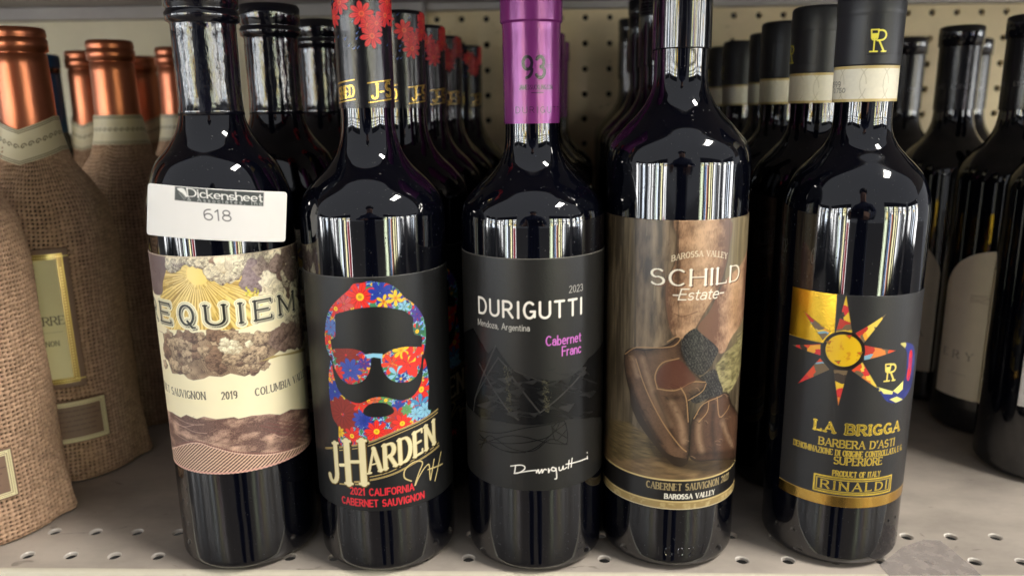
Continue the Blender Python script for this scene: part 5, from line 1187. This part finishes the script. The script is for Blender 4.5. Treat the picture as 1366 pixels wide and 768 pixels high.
# --- burlap bottles on the left
def weave_sack():
    R0 = .0425; pitch = .0027; W_, H_ = 512, 470
    Z = np.concatenate([np.linspace(.001, .2255, H_)]); A = np.linspace(-math.pi, math.pi, W_, endpoint=False)
    AA, ZZ = np.meshgrid(A, Z)
    r = np.interp(ZZ, [0, .004, .02, .10, .165, .187, .203, .2145, .2255], [.0405, .0432, .0436, .0425, .0418, .0385, .0300, .0222, .0190])
    r = r+.0030*(fbm(np.sin(AA)*2.2+9, ZZ*22+np.cos(AA)*2.2, 3)-.5)*np.clip((.219-ZZ)/.03, 0, 1)
    corner = np.exp(-((AA-1.65)/.14)**2)*np.clip(1-ZZ/.05, 0, 1)**1.5+np.exp(-((AA+1.4)/.14)**2)*np.clip(1-ZZ/.05, 0, 1)**1.5
    r = r+.007*corner
    seam = np.exp(-((AA+.62)/.03)**2)*.0010; r = r+seam
    nU = int(2*math.pi*R0/pitch); fu = (AA+math.pi)/(2*math.pi)*nU+.5*(fbm(AA*3+40, ZZ*45, 3)-.5)*np.clip(np.cos(AA/2)*2, 0, 1)+1.5*(fbm(np.cos(AA)*2+5, ZZ*20, 3)-.5)
    fv = ZZ/pitch+1.5*(fbm(np.cos(AA)*3+20, np.sin(AA)*3+ZZ*12, 3)-.5)
    iu, iv = np.floor(fu).astype(int), np.floor(fv).astype(int); du, dv = fu-iu-.5, fv-iv-.5
    tw = _lat[iu % 256, 7]; th = _lat[13, iv % 256]
    wu = .27+.13*tw; wv = .26+.13*th
    par = ((iu+iv) % 2)*2-1
    warp = np.clip(1-(du/wu)**2, 0, None)**.5*(1+.45*par*np.cos(dv*math.pi)); weft = np.clip(1-(dv/wv)**2, 0, None)**.5*(1-.45*par*np.cos(du*math.pi))
    h = np.maximum(warp, weft); gap = np.clip(1.15-h*2.6, 0, 1)
    r = r+(h-.7)*.0009-.0010*gap
    P = np.stack([r*np.sin(AA), -r*np.cos(AA), ZZ], -1)
    nz = fbm(AA*30+3, ZZ*900, 3); nz2 = _lat[iu % 256, iv % 256]
    base = lin((166, 134, 110))*(1-nz[..., None]*.35)+lin((216, 186, 154))*nz[..., None]*.35
    base = base*(.78+.35*nz2)[..., None]*(.75+.25*np.clip(h, 0, 1.3))[..., None]
    col = base*(1-gap[..., None])+lin((26, 19, 17))*gap[..., None]
    col = np.concatenate([np.clip(col, 0, 1), np.zeros(col.shape[:2]+(1,))], -1)
    me = grid_mesh('burlap_sleeve', P, wrap=True); set_col(me, 'art', col); return me
sack = weave_sack()
M['burlap'] = art_mat('woven_jute', .85, (1500, .6, .0003), .2)
def sack_label():
    cv = Canvas(0, .5, .0437, -.62, .62, .069, .162, .35, (112, 84, 66)); u0, u1, v0, v1 = cv.u0, cv.u1, cv.v0, cv.v1
    def rect(o, c, mt_=None, o2=None): cv.poly([(u0+o, v0+o), (u1-o, v0+o), (u1-o, v1-o), (u0+o, v1-o)], c, mt_)
    rect(3.4, (214, 186, 104), .7); rect(4.2, (150, 124, 66), .6); rect(6.4, (222, 196, 116), .7); rect(7., (212, 202, 152), 0.)
    for k in range(40):
        for (uu, vv) in ((u0+5.3, v0+6+k*1.9), (u1-5.3, v0+6+k*1.9), (u0+6+k*1.25, v1-5.3), (u0+6+k*1.25, v0+5.3)):
            if v0 < vv < v1-4: cv.disc(uu, vv, .5, (232, 206, 124), .6)
    ink = (66, 50, 40); cx = 0; mid = (v0+v1)/2
    for t in range(3):
        cv.stroke([(cx+(3.5-t)*math.cos(a/4), mid+26-t*5+(3-t*.5)*math.sin(a/4)) for a in range(26)], .8, (140, 118, 62), .7)
    cv.stroke([(cx-5, mid+9), (cx, mid+12), (cx+5, mid+9), (cx, mid+8), (cx-5, mid+9)], .9, (140, 118, 62), .7)
    cv.text('ERRE', (4.5, mid-3), (19.5, mid-3), 5.4, ink, .14, True, tight=.2, contrast=.4, narrow=True)
    cv.text('NON', (8, mid-17), (15, mid-17), 3.2, ink, .14, True, tight=.3, narrow=True)
    cv.stroke([(-18, mid-8), (18, mid-8)], .3, ink, a=.5); cv.stroke([(7*math.cos(a/4), mid-29+4.5*math.sin(a/4)) for a in range(26)], .35, (150, 134, 90), a=.8)
    return cv
def sack_small():
    cv = Canvas(0, .5, .0437, -.5, .84, .030, .0595, .3, (120, 92, 72)); u0, u1, v0, v1 = cv.u0, cv.u1, cv.v0, cv.v1
    for o, c in ((.8, (214, 204, 160)), (2.6, (116, 90, 72)), (3.0, (226, 214, 170)), (3.6, (118, 92, 74))): cv.poly([(u0+o, v0+o), (u1-o, v0+o), (u1-o, v1-o), (u0+o, v1-o)], c)
    for k in range(60):
        cv.disc(u0+1.7+k*.9, v1-1.7, .3, (150, 130, 96)); cv.disc(u0+1.7+k*.9, v0+1.7, .3, (150, 130, 96))
        if v0+1.7+k*.9 < v1-1: cv.disc(u1-1.7, v0+1.7+k*.9, .3, (150, 130, 96)); cv.disc(u0+1.7, v0+1.7+k*.9, .3, (150, 130, 96))
    for k in range(5):      # print too fine to read in the photograph
        u_ = u0+6
        while u_ < u1-8: l = 1.5+3.5*random.random(); cv.stroke([(u_, v1-7.-k*3.4), (u_+l, v1-7.-k*3.4)], .9, (84, 62, 50), a=.7); u_ += l+1.4
    return cv
def neck_band():
    cv = full_sleeve_canvas(0, .5, .0170, .2225, .2445, .3, (206, 194, 162), 0.); U, V = cv.U, cv.V
    for v_ in (223.4, 224.6, 242.2, 243.4): cv.stroke([(cv.u0, v_), (cv.u1, v_)], .5, (84, 66, 48))
    for k in range(28):
        u = cv.u0+(k+.5)/28*(cv.u1-cv.u0); cv.stroke([(u+1.6*(1-t/14)*math.cos(t*.55), 233.4+1.9*(1-t/14)*math.sin(t*.55)) for t in range(13)], .6, (90, 72, 52))
    return cv
cvl, cvs, cvn = sack_label(), sack_small(), neck_band()
ml = ms = mn = None
Rs = lambda Z: np.interp(Z, [0, .02, .10, .165], [.0438, .0446, .0434, .0428])
tmp = empty('wine_bottle', (0, 0, 0), 'x', 'wine bottle')
ol = cvl.build('label', Rs, M['paper'], tmp, .0021); os_ = cvs.build('small_label', Rs, M['paper'], tmp, .0021)
def rband(Z): return np.interp(Z, [.2225, .2245, .236, .2445], [.0196, .0183, .0172, .0168])
on = cvn.build('neck_band', rband, M['paper'], tmp, .0003)
# dip the front of the band into a V
co = np.empty(len(on.data.vertices)*3); on.data.vertices.foreach_get('co', co); co = co.reshape(-1, 3); an = np.arctan2(co[:, 0], -co[:, 1])
co[:, 2] -= .0085*np.clip(1-np.abs(an)/1.3, 0, 1); rr = np.interp(co[:, 2], [.2110, .2165, .2225, .231, .2445], [.0250, .0226, .0206, .0186, .0174])
nrm = np.hypot(co[:, 0], co[:, 1]); co[:, 0] *= rr/nrm; co[:, 1] *= rr/nrm; on.data.vertices.foreach_set('co', co.reshape(-1)); on.data.update()
burl = tmp
link('burlap_sleeve', sack, M['burlap'], burl)
cq = [(.2255, .0180), (.2255, .0182)]+[(z, float(np.interp(z, [.2255, .245, .283], [.0182, .0164, .0157]))) for z in np.linspace(.228, .283, 10)]
cq += [(.2838, .0150), (.2846, .0150), (.2854, .0170), (.2925, .0172), (.2932, .0164), (.2940, .0164), (.2950, .0168), (.2985, .0166), (.2998, .0155), (.2999, .0001)]
lathe('copper_capsule', cq, 72, M['copper'], burl)
lathe('glass', base_prof(.037)+[(.16, .037)], 48, M['glass'], burl)
burl['label'] = 'nearest burlap wrapped bottle at the lower left corner, cut off by the left edge'; burl['group'] = 'burlap wrapped bottles'
burl.location = (-.3275, .437, 0); burl.rotation_euler[2] = math.radians(8)
bottles['S'] = burl
for k, (px, py, d, rz, lb) in enumerate([(26, 75, .522, 9, 'burlap wrapped bottle with a copper capsule and a cream label, leftmost visible capsule'), (149, 85, .618, 165, 'burlap wrapped bottle behind the labelled one, its copper capsule tallest of the rear ones'),
        (117, 100, .715, -5, 'burlap wrapped bottle whose copper capsule peeks out left of the tallest rear one'), (188, 105, .785, 5, 'burlap wrapped bottle with a dark copper capsule farthest back'), (237, 95, .690, 160, 'burlap wrapped bottle whose copper capsule touches the REQUIEM neck')]):
    put('S', px, py, d, lb, math.radians(rz))
# blue-capped bottle behind them
pb = atD(56, 100, .70)
r_ = empty('wine_bottle', (pb[0], .70, 0), 'dark bottle with a slim blue capsule behind the left copper capsule', 'wine bottle')
q7 = bottle_prof(.037, [(.195, .034), (.21, .024), (.225, .0165)], .18, .0140, .235, .296, .001); lathe('glass', q7, 64, M['glass'], r_)
lathe('blue_capsule', cap_profile(.0146, .225, .2965, (.285, .002, .0008)), 48, M['blue_foil'], r_)
# --- the grey film patch left on the shelf
mt, nt, b = new_mat('tape_film'); tc = nd(nt, 'ShaderNodeTexCoord'); n1 = nd(nt, 'ShaderNodeTexNoise'); n1.inputs['Scale'].default_value = 160; n1.inputs['Detail'].default_value = 6
nt.links.new(tc.outputs['Object'], n1.inputs['Vector']); rp = nd(nt, 'ShaderNodeValToRGB'); rp.color_ramp.elements[0].position = .4; rp.color_ramp.elements[1].position = .6
rp.color_ramp.elements[0].color = tuple(lin((164, 155, 151)))+(1,); rp.color_ramp.elements[1].color = tuple(lin((184, 174, 168)))+(1,); nt.links.new(n1.outputs[0], rp.inputs[0]); nt.links.new(rp.outputs[0], b.inputs['Base Color'])
b.inputs['Roughness'].default_value = .3; b.inputs['Alpha'].default_value = .42
def onshelf(px, py, z=.0002):
    d = pray(px, py); t = (z-CZ)/d[2]; return CP+d*t
c = cr(1160, 600, 4.573); PT = [onshelf(*q, .0004) for q in c([(60, 700), (200, 590), (330, 545), (430, 552), (480, 585), (560, 655), (640, 720), (680, 762), (120, 762)])]
bm = bmesh.new(); vs = [bm.verts.new(tuple(p_)) for p_ in PT]; bm.faces.new(vs); r = bmesh.ops.extrude_face_region(bm, geom=bm.faces[:]); bmesh.ops.translate(bm, verts=[v for v in r['geom'] if isinstance(v, bmesh.types.BMVert)], vec=(0, 0, -.00025))
bmesh_obj('tape_patch', bm, mt, label='torn grey film patch stuck over the shelf holes at the lower right', cat='tape')
print('built in', round(time.time()-T0, 1), 's')
